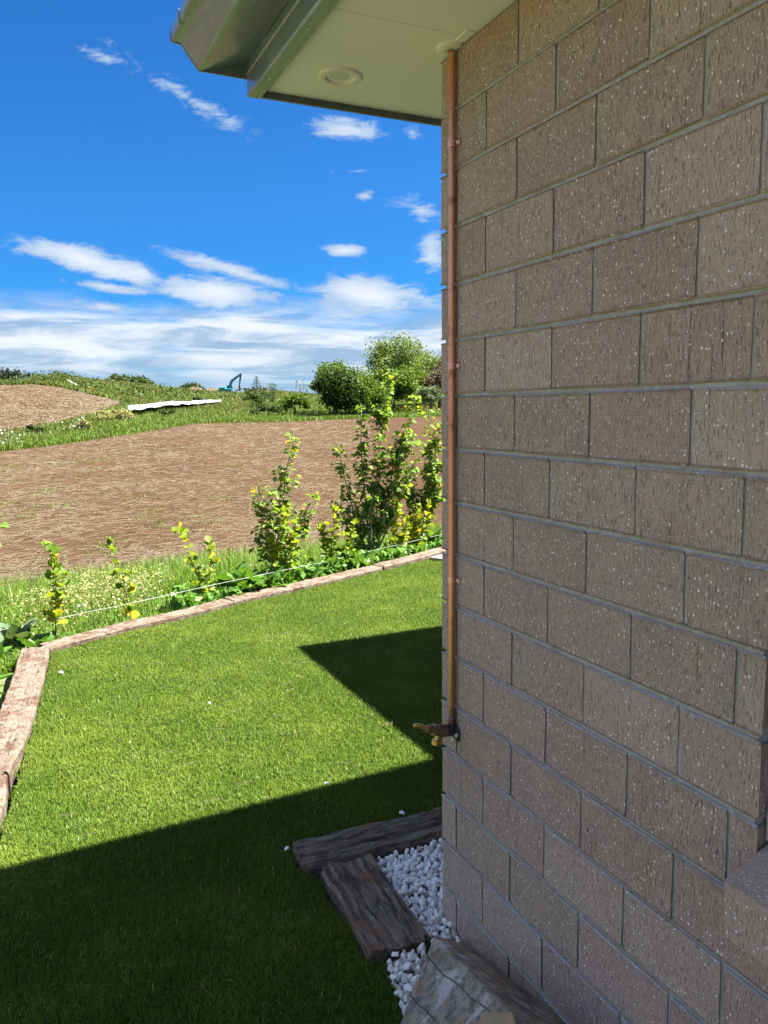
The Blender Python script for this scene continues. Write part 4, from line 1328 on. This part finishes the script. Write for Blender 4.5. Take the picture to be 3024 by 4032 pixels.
# grass left of the left sleeper
n = 7000
P = np.stack([rng.uniform(-2.4, -1.42, n), rng.uniform(2.4, 4.4, n), np.full(n, -.12)], -1)
k_ = P[:, 0] < -1.60 + (P[:, 1] - 1.7) * .155
k_ &= (fbm(P[:, 0], P[:, 1], 3, 2) > -.15) | (P[:, 1] > 3.8)
blades(P[k_], .14, .008, .9, 'side_grass', MT['weed'])
for i, (x, y, s) in enumerate(((-1.63, 3.10, .05), (-1.72, 3.3, .07), (-1.60, 3.42, .04), (-1.78, 3.05, .06), (-1.66, 2.9, .045))):
    o = link('soil_clod', subdivided([(v[0] * s, v[1] * s, v[2] * s * .7) for v in ((-1, -1, -1), (1, -1, -1), (1, 1, -1), (-1, 1, -1), (-.6, -.7, 1), (.7, -.6, 1), (.6, .7, 1), (-.7, .6, 1))],
             [(0, 3, 2, 1), (4, 5, 6, 7), (0, 1, 5, 4), (1, 2, 6, 5), (2, 3, 7, 6), (3, 0, 4, 7)], 1, .008, i, MT['clod'], 'soil_clod'), MT['clod'], None, (x, y, -.08))
    o.rotation_euler = (0, 0, i * 1.1)
    props(o, ('dry lump of soil nearest the left sleeper', 'largest dry soil lump outside the left sleeper', 'small soil lump under the drooping dock leaf', 'soil lump farthest out from the left sleeper', 'dry soil lump closest to the house side')[i], 'soil lump', 'lumps of soil outside the sleeper')
# patch of cream flowers and scattered white ones
n = 5200
a = rng.normal(.075, .045, n); t = 1 + np.clip(rng.normal(.42, .16, n), .08, .85)
P = polar(a, t); P[:, 2] += rng.uniform(.10, .30, n)
cards(P, .021, 'cream_flowers', MT['flower_y'], kind='stuff', aspect=.9)
blades(polar(a[:3800], t[:3800]), .26, .006, .5, 'flower_stalks', MT['weed'])
n = 420
a = rng.uniform(.06, .36, n); t = 1 + rng.uniform(.08, .6, n)
P = polar(a, t); c0 = P[rng.integers(0, 30, n)]
P = c0 + rng.normal(0, .03, (n, 3)) * np.array([1, 1, .35]); P[:, 2] = ground_z(P[:, 0], P[:, 1]) + .22 + (P[:, 2] - P[:, 2].mean()) * .05
cards(P, .022, 'white_flowers', MT['flower_w'], kind='stuff', aspect=.95)

# white string line
m_ = MB()
wp = [(-2.3, 4.18, .05), (-1.38, 4.33, .105), (-.42, 4.48, .165), (.38, 4.86, .165), (1.68, 5.43, .16), (3.43, 6.33, .155), (4.2, 6.72, .155)]
sp = []
for a_, b_ in zip(wp, wp[1:]):
    for k in range(5): sp.append(Vector(a_).lerp(Vector(b_), k / 5))
sp.append(Vector(wp[-1]))
m_.tube(sp, .0019, 6)
o = m_.build('string_line', MT['string']); props(o, 'white string stretched along the bank just above the far sleepers', 'string')
for i, (x, y, z0) in enumerate(((-2.3, 4.18, .05), (4.2, 6.72, .15))):
    o = MB().box(x - .015, x + .015, y - .015, y + .015, -.4, z0 + .1, bev=.003).build('peg', MT['wood'])
    props(o, ('timber peg holding the left end of the string', 'timber peg holding the right end of the string')[i], 'peg', 'string pegs')

# straw lying on the near field, weeds coming through
n = 46000
a = rng.uniform(-.15, .42, n); t = 2 + rng.uniform(0, 1, n) ** 2.2 * .97
P = polar(a, t); P[:, 2] += .015
cl_ = fbm(P[:, 0], P[:, 1], 1.1, 21) + .6 * fbm(P[:, 0], P[:, 1], 4, 22)
P = P[cl_ > .05 + rng.normal(0, .8, n)]
th = rng.normal(.35, .6, len(P)); ln = (rng.uniform(.04, .15, len(P)) * (1 + .018 * (np.hypot(P[:, 0], P[:, 1]) - 12)))[:, None]
dv = np.stack([np.cos(th), np.sin(th), rng.normal(0, .12, len(P))], -1); sv = np.stack([-np.sin(th), np.cos(th), np.full(len(P), .25)], -1) * (.0045 + .00035 * (np.hypot(P[:, 0], P[:, 1]) - 12))[:, None]
V = np.stack([P - dv * ln - sv, P + dv * ln - sv, P + dv * ln + sv, P - dv * ln + sv], 1).reshape(-1, 3)
Pu = polar(rng.uniform(-.12, .115, 9000), 4 + rng.uniform(0.02, .97, 9000)); Pu[:, 2] += .05
thu = rng.normal(.35, .8, len(Pu)); lu = rng.uniform(.10, .30, len(Pu))[:, None]
du = np.stack([np.cos(thu), np.sin(thu), rng.normal(0, .2, len(Pu))], -1); su = np.stack([-np.sin(thu), np.cos(thu), np.full(len(Pu), .3)], -1) * .035
V = np.concatenate([V, np.stack([Pu - du * lu - su, Pu + du * lu - su, Pu + du * lu + su, Pu - du * lu + su], 1).reshape(-1, 3)])
o = link('straw_litter', nmesh('straw_litter', V, np.arange(len(V)).reshape(-1, 4)), MT['straw']); props(o, kind='stuff')
n = 3500
cen_a = rng.uniform(-.12, .40, 60); cen_t = 2 + rng.uniform(.03, .7, 60)
idx = rng.integers(0, 60, n)
P = polar(cen_a[idx] + rng.normal(0, .012, n), np.clip(cen_t[idx] + rng.normal(0, .012, n), 2.0, 2.99))
blades(P, .06, .02, .9, 'field_weeds', MT['hillgrass_b'])

# ------------------------------------------------------------------ far vegetation
def strip(n, a0, a1, t0, t1, h, w, m, name, clump=None):
    a = rng.uniform(a0, a1, n); t = rng.uniform(t0, t1, n)
    P = polar(a, t)
    if clump is not None:
        v = fbm(P[:, 0], P[:, 1], clump[0], clump[2]); P = P[v > clump[1] + rng.normal(0, .12, n)]
    return blades(P, h, w, .6, name, m)
strip(30000, -.14, .52, 3.0, 3.98, .34, .05, MT['hillgrass'], 'strip_grass')
strip(16000, -.14, .52, 3.0, 3.35, .30, .05, MT['hillgrass_b'], 'strip_edge_grass')
strip(30000, ASPLIT, .52, 4.0, 5.0, .42, .08, MT['hillgrass'], 'slope_grass')
strip(16000, ASPLIT, .52, 4.0, 5.0, .40, .08, MT['hillgrass_b'], 'slope_bright_grass', (.12, .1, 31))
strip(60000, -.02, .52, 5.0, 6.02, .55, .12, MT['hillgrass'], 'hill_grass')
strip(30000, -.02, .52, 5.0, 5.85, .50, .12, MT['hillgrass_b'], 'hill_bright_grass', (.08, .12, 32))


def bush_pts(c, rad, n, lumps, rr, hollow=.55):
    """leaf positions spread over several lumps"""
    c = np.array(c); rad = np.array(rad)
    L = []
    for k in range(lumps):
        d_ = rr.normal(0, 1, 3); d_ /= np.linalg.norm(d_); d_[2] = abs(d_[2]) * .9 - .25
        ctr = c + d_ * rad * rr.uniform(.30, 1.0); rs = rad * rr.uniform(.18, .46)
        m_n = n // lumps
        q = rr.normal(0, 1, (m_n, 3)); q /= np.linalg.norm(q, axis=1)[:, None]
        L.append(ctr + q * rs * rr.uniform(hollow, 1.08, (m_n, 1)) * rr.normal(1, .20, (m_n, 1)))
    return np.concatenate(L)


def tree(name, base, crown_c, rad, n, leaf, m, label, cat, group, seed, lumps=14, trunk=.2, limbs=6, droop=None, aspect=.5):
    rr = np.random.default_rng(seed)
    root = empty(name, base, label, cat, group)
    b_ = Vector(base)
    P = bush_pts(np.array(crown_c) - np.array(base), rad, n, lumps, rr)
    P = P[P[:, 2] > -.1]
    cards(P, leaf, 'crown', m, root, aspect=aspect, droop=droop)
    ms = MB(); cc = Vector(crown_c) - b_
    top = cc + Vector((0, 0, rad[2] * .4))
    ms.tube([Vector((0, 0, -.4)), top * .35 + Vector((trunk * .4, 0, 0)), top * .7, top], [trunk, trunk * .8, trunk * .45, trunk * .12], 8)
    for k in range(limbs):
        a_ = rr.uniform(0, 6.28); s = top * rr.uniform(.25, .7)
        e_ = cc + Vector((math.cos(a_) * rad[0] * .75, math.sin(a_) * rad[1] * .75, rr.uniform(-.3, .7) * rad[2]))
        ms.tube([s, s.lerp(e_, .5) + Vector((0, 0, .1 * rad[2])), e_], [trunk * .4, trunk * .25, trunk * .06], 6)
    ms.build('trunk', MT['bark'], root)
    return root


TG = 'trees and bushes beyond the bare field'
tree('willow_bush', (27.8, 71.6, .6), (28.0, 71.4, 2.9), (2.9, 2.5, 3.0), 15000, .30, MT['willow_d'], 'dark rounded willow bush with a deep shadow at the edge of the field', 'bush', TG, 61, 18, .22, 6)
tree('willow_bush', (30.6, 71.0, .7), (31.2, 71.4, 2.9), (2.7, 2.4, 2.7), 12000, .30, MT['willow'], 'bright green willow bush right of the dark rounded one', 'bush', TG, 62, 16, .2, 6)
tree('willow_bush', (29.2, 75.5, 1.2), (29.6, 75.5, 4.3), (3.2, 2.4, 2.5), 8000, .30, MT['willow'], 'feathery light green willow standing behind the dark bush', 'bush', TG, 63, 16, .2, 6)
tree('willow_bush', (34.6, 75.5, 1.0), (35.2, 75.5, 3.4), (4.0, 3.0, 3.2), 14000, .30, MT['willow'], 'wide bright willow below the tall airy tree', 'bush', TG, 64, 18, .25, 6)
tree('airy_tree', (39.8, 83.5, 1.6), (40.2, 83.5, 7.1), (3.6, 2.8, 3.7), 8500, .30, MT['airy'], 'tall airy pale green tree with bare twigs on its left side', 'tree', TG, 65, 26, .28, 12)
tree('airy_tree', (46.0, 87.5, 1.7), (46.4, 87.2, 6.4), (4.2, 3.0, 3.3), 8000, .30, MT['airy'], 'pale airy tree partly cut off by the house wall', 'tree', TG, 66, 22, .25, 10)
tree('broad_tree', (41.6, 80.6, 1.7), (41.6, 80.6, 4.4), (3.4, 2.6, 3.0), 11000, .30, MT['willow'], 'green broadleaf tree between the airy tree and the brown one', 'tree', TG, 67, 16, .25, 6)
tree('brown_tree', (43.8, 79.2, 1.7), (43.8, 79.2, 4.5), (2.5, 2.2, 2.4), 9000, .26, MT['brownleaf'], 'brownish dense tree beside the house wall', 'tree', TG, 68, 14, .25, 6)
tree('grey_bush', (38.7, 71.9, 1.0), (38.7, 71.9, 2.55), (1.55, 1.4, 1.5), 6000, .20, MT['greyleaf'], 'small grey-green bush in front of the brown tree', 'bush', TG, 69, 14, .12, 4)
tree('scrub_bush', (24.6, 74.5, 1.0), (24.6, 74.5, 2.2), (1.9, 1.4, 1.3), 4000, .24, MT['willow'], 'low green scrub at the left foot of the dark willow', 'bush', TG, 70, 10, .1, 4)
for i, (x, y, rx, rz, key, lab) in enumerate((
        (21.2, 72.4, 1.5, .75, 'scrub', 'dark low scrub in the grass left of the willows'),
        (24.0, 88.0, 2.2, 1.4, 'scrub', 'dull scrub patch on the slope above the willows'),
        (27.0, 96.0, 2.4, 1.6, 'scrub', 'rounded scrub on the slope behind the willows'),
        (.05, 53.9, .62, .42, 'willow_d', 'small dark bush in the flowering strip at the left'),
        (5.55, 63.6, .95, .65, 'flower_y', 'cream-flowered bush at the end of the white fabric strip'),
        (6.5, 63.4, .85, .70, 'flower_y', 'taller cream-flowered bush nearest the white fabric strip'),
        (3.2, 56.2, .50, .55, 'flower_y', 'yellow flowering clump in the grass strip'),
        (11.2, 69.5, 1.0, .45, 'scrub', 'low green shrub just below the white fabric strip'),
        (20.0, 98.0, 1.0, .8, 'scrub', 'shrub at the right end of the white fabric strip'))):
    z = float(ground_z(x, y))
    tree('shrub', (x, y, z - .1), (x, y, z + rz * .7), (rx, rx, rz), 1500, .16 if i > 2 else .24, MT[key], lab, 'shrub', 'shrubs on the grass strip and slope', 80 + i, 9, .06, 3)
n = 700
a = rng.uniform(-.05, .08, n); t = 3 + rng.uniform(.1, .8, n)
P = polar(a, t); P[:, 2] += rng.uniform(.25, .65, n)
P = P[fbm(P[:, 0], P[:, 1], .5, 41) > rng.normal(0, .2, n)]
cards(P, .13, 'strip_flowers', MT['flower_w'], kind='stuff', aspect=.9)
for (a0, sa, t0, st, cnt) in ((.033, .005, 5.30, .05, 220), (.085, .002, 5.12, .03, 60), (.475, .012, 3.6, .08, 200)):
    P = polar(rng.normal(a0, sa, cnt), rng.normal(t0, st, cnt)); P[:, 2] += rng.uniform(.2, .6, cnt)
    cards(P, .26, 'yellow_flowers', MT['gold'], kind='stuff', aspect=.9)

ca = rng.uniform(-.01, .46, 110); ct = 5 + rng.uniform(.05, 1.0, 110); cr_ = rng.uniform(.5, 1.5, 110)
id_ = rng.integers(0, 110, 15000)
P = polar(ca, ct)[id_] + rng.normal(0, 1, (15000, 3)) * cr_[id_][:, None] * np.array([.9, .9, .42])
P[:, 2] = np.maximum(P[:, 2], ground_z(P[:, 0], P[:, 1])) + .15
cards(P, .34, 'hill_scrub', MT['scrub'], kind='stuff', aspect=.6)
# skyline: pines, bushes, a Norfolk pine, bare trees
for i, (az_, dd, hh, ww) in enumerate(((-.030, 255, 9.0, 2.6), (-.0185, 262, 8.2, 2.2), (-.0090, 258, 9.5, 2.6), (-.002, 265, 11.2, 2.4), (.0050, 256, 9.8, 2.6), (.0115, 262, 8.8, 2.4), (.0185, 258, 9.0, 2.5), (.0255, 264, 8.6, 2.3), (.012, 250, 6.5, 2.2), (-.045, 260, 9, 3), (-.062, 262, 10, 3))):
    x = CAM.x + dd * math.sin(az_); y = CAM.y + dd * math.cos(az_); z = 5.2
    labs = ['tallest dark pine on the left skyline', 'dark pine at the left skyline, shorter of the row', 'dark pine among the row on the left skyline']
    lab = ['dark pine in the skyline row, at the frame edge', 'dark pine in the skyline row, second from the frame edge', 'broad dark pine in the skyline row, third from the frame edge', 'tallest dark pine on the left skyline',
           'dark pine just right of the tallest one', 'dark pine fourth from the end of the skyline row', 'dark pine third from the end of the skyline row', 'last dark pine of the skyline row beside the green mound',
           'low pine in front of the skyline row', 'dark pine beyond the row, hidden at the left', 'outermost dark pine beyond the left of the row'][i]
    tree('pine_tree', (x, y, z), (x, y, z + hh * .55), (ww, ww, hh * .47), 1100, .75, MT['pineleaf'], lab, 'pine', 'pines on the left skyline', 100 + i, 12, .3, 4, aspect=.45)
for i, (az_, dd, w_, h_, key, lab) in enumerate((
        (.0105, 200, 2.0, 2.2, 'airy', 'light green bush in front of the dark pines'), (.030, 190, 3.0, 2.2, 'greyleaf', 'olive rounded bush at the right end of the pines'),
        (.0405, 175, 1.6, 1.2, 'scrub', 'small dull bush left of the green mound'),
        (.1165, 172, 1.7, 1.6, 'scrub', 'small rounded bush on the crest of the hill'), (.134, 185, 3.6, 2.4, 'scrub', 'broad dark bush on the crest of the hill'), (.146, 185, 2.4, 1.6, 'scrub', 'low bush right of the broad one on the crest'),
        (.196, 268, 3.2, 2.6, 'willow_d', 'rounded dark tree behind the tan heap, left half of the pair'), (.205, 266, 3.4, 2.8, 'willow_d', 'rounded dark tree behind the tan heap, larger of the pair'), (.2130, 270, 2.4, 1.9, 'willow_d', 'low dark tree tapering away right of the pair'))):
    x = CAM.x + dd * math.sin(az_); y = CAM.y + dd * math.cos(az_); z = float(ground_z(x, y))
    if dd > 255: z += 1.6
    tree('skyline_bush', (x, y, z - .3), (x, y, z + h_ * .75), (w_, w_, h_), 1300, .5, MT[key], lab, 'bush', 'bushes along the skyline', 130 + i, 10, .2, 3)
# Norfolk pine: whorls of drooping branches
nb = empty('norfolk_pine', (81.45, 286.3, 6.2), 'slender Norfolk pine with tiered branches behind the excavator', 'tree')
ms = MB(); ms.tube([(0, 0, 0), (0, 0, 7.6)], [.25, .04], 6); ms.build('trunk', MT['bark'], nb)
Pn = []; mb2 = MB()
for k in range(9):
    z = 2.4 + k * .58; L = 2.6 * (1 - k / 10.0)
    for j in range(7):
        a_ = j * .9 + k * .4
        mb2.tube([(0, 0, z), (math.cos(a_) * L * .6, math.sin(a_) * L * .6, z + .1), (math.cos(a_) * L, math.sin(a_) * L, z + .35)], [.05, .07, .02], 5)
        for q in range(16):
            s = rng.uniform(.25, 1); Pn.append((math.cos(a_) * L * s, math.sin(a_) * L * s, z + .2 * s + rng.normal(0, .05)))
mb2.build('branch_tier', MT['pineleaf'], nb)
cards(np.array(Pn), .32, 'crown', MT['pineleaf'], nb, aspect=.35)
for i, (az_, dd, h_) in enumerate(((.327, 190, 3.6), (.3315, 192, 3.3), (.336, 188, 3.9), (.340, 190, 3.2))):
    x = CAM.x + dd * math.sin(az_); y = CAM.y + dd * math.cos(az_); z = float(ground_z(x, y))
    root = empty('bare_tree', (x, y, z), ['leafless grey tree, leftmost of the bare group left of the willows', 'short leafless tree, second of the bare group', 'tallest leafless tree of the bare group', 'leafless tree of the bare group nearest the willows'][i], 'tree', 'bare trees on the skyline')
    ms = MB(); rr = random.Random(i)
    ms.tube([(0, 0, -.3), (.1, 0, h_ * .5), (.05, 0, h_)], [.12, .09, .03], 5)
    for k in range(9):
        s = rr.uniform(.3, .9); a_ = rr.uniform(0, 6.28); l_ = rr.uniform(.5, 1.2)
        ms.tube([(.08, 0, h_ * s), (math.cos(a_) * l_ * .5, math.sin(a_) * l_ * .5, h_ * s + l_ * .6), (math.cos(a_) * l_ * .7, math.sin(a_) * l_ * .7, h_ * s + l_)], [.05, .035, .012], 4)
    ms.build('trunk', MT['greystem'], root)
# tall weed stalk in the grass
x, y = 29.6, 88.0
root = empty('young_pine', (27.9, 92.5, float(ground_z(27.9, 92.5))), 'thin dark young tree standing in the grass of the slope', 'tree')
ms = MB(); ms.tube([(0, 0, -.2), (.05, 0, 2.6)], [.06, .02], 5); ms.build('trunk', MT['bark'], root)
Pn = np.stack([rng.normal(0, .28, 500), rng.normal(0, .28, 500), rng.uniform(.6, 2.9, 500)], -1)
cards(Pn, .22, 'crown', MT['scrub'], root, aspect=.3, droop=.8)

# ------------------------------------------------------------------ white fabric strip
row_lo = [(7.9, 68.6), (10.4, 74.2), (13.6, 79.6), (16.7, 84.1), (18.6, 88.6), (21.8, 95.3)]
row_hi = [(8.1, 72.4), (11.2, 79.0), (14.6, 85.2), (17.6, 90.2), (18.4, 94.2), (23.8, 102.6)]
V = []; F = []; nn = 26; kk = 8
lo = np.array(row_lo) * .978; hi = np.array(row_hi)
tt = np.linspace(0, 1, nn) * (len(lo) - 1)
for i, t in enumerate(tt):
    a_ = np.array([np.interp(t, range(len(lo)), lo[:, 0]), np.interp(t, range(len(lo)), lo[:, 1])]); b_ = np.array([np.interp(t, range(len(hi)), hi[:, 0]), np.interp(t, range(len(hi)), hi[:, 1])])
    for j in range(kk):
        p = a_ + (b_ - a_) * j / (kk - 1) + rng.normal(0, .12, 2)
        V.append((p[0], p[1], float(ground_z(p[0], p[1])) + .55 + .03 * math.sin(i * 1.7 + j) + rng.normal(0, .035)))
for i in range(nn - 1):
    for j in range(kk - 1): F.append((i * kk + j, (i + 1) * kk + j, (i + 1) * kk + j + 1, i * kk + j + 1))
me = pmesh('fabric_sheet', V, F, True)
o = link('fabric_sheet', me, MT['sheet'])
md = o.modifiers.new('thick', 'SOLIDIFY'); md.thickness = .03
props(o, 'long white fabric sheet spread over the grass slope', 'fabric sheet')

# ------------------------------------------------------------------ building site: excavator, heaps, blocks
def excavator(loc_, ang, label, scale=1.0):
    root = empty('excavator', loc_, label, 'excavator', 'teal excavators on the building site')
    root.rotation_euler = (0, 0, ang); root.scale = (scale,) * 3
    for s in (-1, 1):
        tr = MB()
        prof = [(-1.9, .15), (-1.6, 0), (1.6, 0), (1.9, .15), (2.0, .45), (1.8, .75), (-1.8, .75), (-2.0, .45)]
        tr.prism(prof, 'y', s * 1.05 - .28, s * 1.05 + .28)
        tr.build('track', MT['rubber'], root)
    b_ = MB(); b_.box(-2.9, .5, -1.25, 1.25, .95, 1.75, bev=.12); b_.box(-2.9, -1.2, -1.25, 1.25, 1.7, 2.1, bev=.15)
    bd = b_.build('body', MT['teal'], root)
    b_ = MB(); b_.box(-.75, .75, .30, 1.2, 1.72, 2.7, bev=.10); cb = b_.build('cab', MT['teal'], root)
    MB().box(-.45, .60, 1.19, 1.215, 1.95, 2.55).build('cab_window', MT['glass'], cb)
    MB().box(.745, .765, .42, 1.08, 1.95, 2.55).build('cab_window', MT['glass'], cb)
    bo = [(.25, 1.5), (-.15, 2.6), (.10, 3.6), (.55, 4.15), (3.0, 5.75), (3.25, 5.55), (3.2, 5.30), (1.0, 3.6), (.62, 2.9), (.75, 1.5)]
    MB().prism(bo, 'y', -.28, .28).build('boom', MT['teal'], root)
    st = [(2.9, 5.85), (3.35, 5.75), (3.3, 5.0), (2.75, 2.3), (2.42, 2.35), (2.75, 5.0)]
    MB().prism(st, 'y', -.2, .2).build('stick', MT['teal'], root)
    MB().tube([(1.3, 0, 4.75), (2.75, 0, 5.95)], .10, 8).build('hydraulic_ram', MT['zinc'], root)
    bk = [(2.35, 2.4), (2.85, 2.35), (3.0, 1.7), (2.7, 1.1), (2.0, 1.15), (2.1, 1.45), (2.5, 1.6)]
    MB().prism(bk, 'y', -.55, .55).build('bucket', MT['sandheap'], root)
    return root
excavator((52.95, 213.25, 5.55), -.2534, 'teal excavator with raised boom beside white blocks on the hill')
excavator((90.6, 286.5, 3.0), -.302, 'teal excavator far behind, only its arm tip showing above the grass', .9)


def heap(az_, dd, rx, ry, rz, m, label, seed, z=None):
    x = CAM.x + dd * math.sin(az_); y = CAM.y + dd * math.cos(az_)
    zg = float(ground_z(x, y)) if z is None else z
    V = [(0, 0, rz)]; F = []; rr = random.Random(seed); n = 22; rings = 5
    for k in range(1, rings + 1):
        for j in range(n):
            a_ = 2 * math.pi * j / n; s = k / rings
            hz = rz * (1 - s ** 1.4) + rr.uniform(-.12, .12) * rz
            V.append((math.cos(a_) * rx * s * rr.uniform(.9, 1.1), math.sin(a_) * ry * s, hz if k < rings else -.6))
    for j in range(n): F.append((0, 1 + j, 1 + (j + 1) % n))
    for k in range(rings - 1):
        for j in range(n):
            a_ = 1 + k * n + j; b_ = 1 + k * n + (j + 1) % n
            F.append((a_, a_ + n, b_ + n, b_))
    o = link('soil_heap', pmesh('soil_heap', V, F), m, None, (x, y, zg)); o.rotation_euler = (0, 0, -az_)
    return props(o, label, 'soil heap', 'heaps of soil on the building site')
heap(.2040, 222, 5.0, 2.0, 2.2, MT['tanheap'], 'long tan soil heap left of the excavator, left half', 1)
heap(.2250, 223, 4.0, 2.0, 2.1, MT['tanheap'], 'tan soil heap just left of the excavator', 2)
heap(.2460, 232, 1.7, 1.2, 3.0, MT['sandheap'], 'reddish pointed soil heap behind the excavator', 3)
heap(.2890, 224, 1.9, 1.2, 1.7, MT['sandheap'], 'orange soil heap right of the white blocks', 4)
heap(.2800, 224, 1.5, 1.0, 1.4, MT['tanheap'], 'low tan heap between the white blocks and the orange heap', 5)
for i in range(5):
    az_ = .2655 + i * .0032; dd = 219 - (i % 2) * 1.2
    x = CAM.x + dd * math.sin(az_); y = CAM.y + dd * math.cos(az_); z = float(ground_z(x, y))
    o = MB().box(-.42, .42, -.3, .3, -.2, 1.75 - .2 * (i % 3), bev=.04).build('concrete_block', MT['concrete'], None, (x, y, z)); o.rotation_euler = (0, .03 * (i - 2), -az_)
    props(o, ['white concrete block nearest the excavator bucket', 'white concrete block, second from the excavator', 'middle white concrete block of the row', 'white concrete block, second from the orange heap', 'white concrete block nearest the orange heap'][i], 'concrete block', 'white blocks beside the excavator')
x, y = CAM.x + 220 * math.sin(.2085), CAM.y + 220 * math.cos(.2085)
o = MB().box(-.12, .12, -.12, .12, -.3, 3.6, bev=.02).build('fence_post', MT['wood'], None, (x, y, float(ground_z(x, y)))); props(o, 'single wooden post in front of the tan heaps', 'post')

# gull gliding over the hill
root = empty('gull', (6.67, 117.7, 5.6), 'white gull gliding low in front of the green mound', 'bird')
m_ = MB(); m_.tube([(-.28, 0, 0), (-.15, 0, .02), (.05, 0, .03), (.2, 0, .02), (.27, 0, .0)], [.01, .055, .075, .05, .012], 8); m_.build('body', MT['gull'], root, smooth=True)
for s in (-1, 1):
    V = [(.10, 0, .04), (-.10, 0, .04), (.12, s * .35, .16), (-.04, s * .35, .15), (.0, s * .75, .10), (-.08, s * .72, .09)]
    V += [(x_, y_, z_ - .012) for x_, y_, z_ in V]
    m_ = MB(); m_.add(V, [(0, 1, 3, 2), (2, 3, 5, 4), (6, 8, 9, 7), (8, 10, 11, 9), (0, 2, 8, 6), (2, 4, 10, 8), (1, 7, 9, 3), (3, 9, 11, 5), (4, 5, 11, 10)]); m_.build('wing', MT['gull'], root)
root.rotation_euler = (.5, 0, 1.2)

# ------------------------------------------------------------------ little things on the turf
n = 170
P = np.stack([rng.uniform(-1.1, .6, n), rng.uniform(-.2, 4.2, n)], -1)
P = P[in_poly(P[:, 0], P[:, 1], LAWN)]
m_ = MB(); rr = random.Random(2)
for (x, y) in P:
    a_ = rr.uniform(0, 6.28); l_ = rr.uniform(.015, .05)
    p0 = Vector((x, y, .030)); dv = Vector((math.cos(a_), math.sin(a_), 0)) * l_; bw = Vector((-math.sin(a_), math.cos(a_), 0)) * l_ * rr.uniform(-.2, .2)
    m_.tube([p0 - dv, p0 + bw + Vector((0, 0, .004)), p0 + dv], .0011, 4)
o = m_.build('dry_grass_clippings', MT['straw']); props(o, kind='stuff')
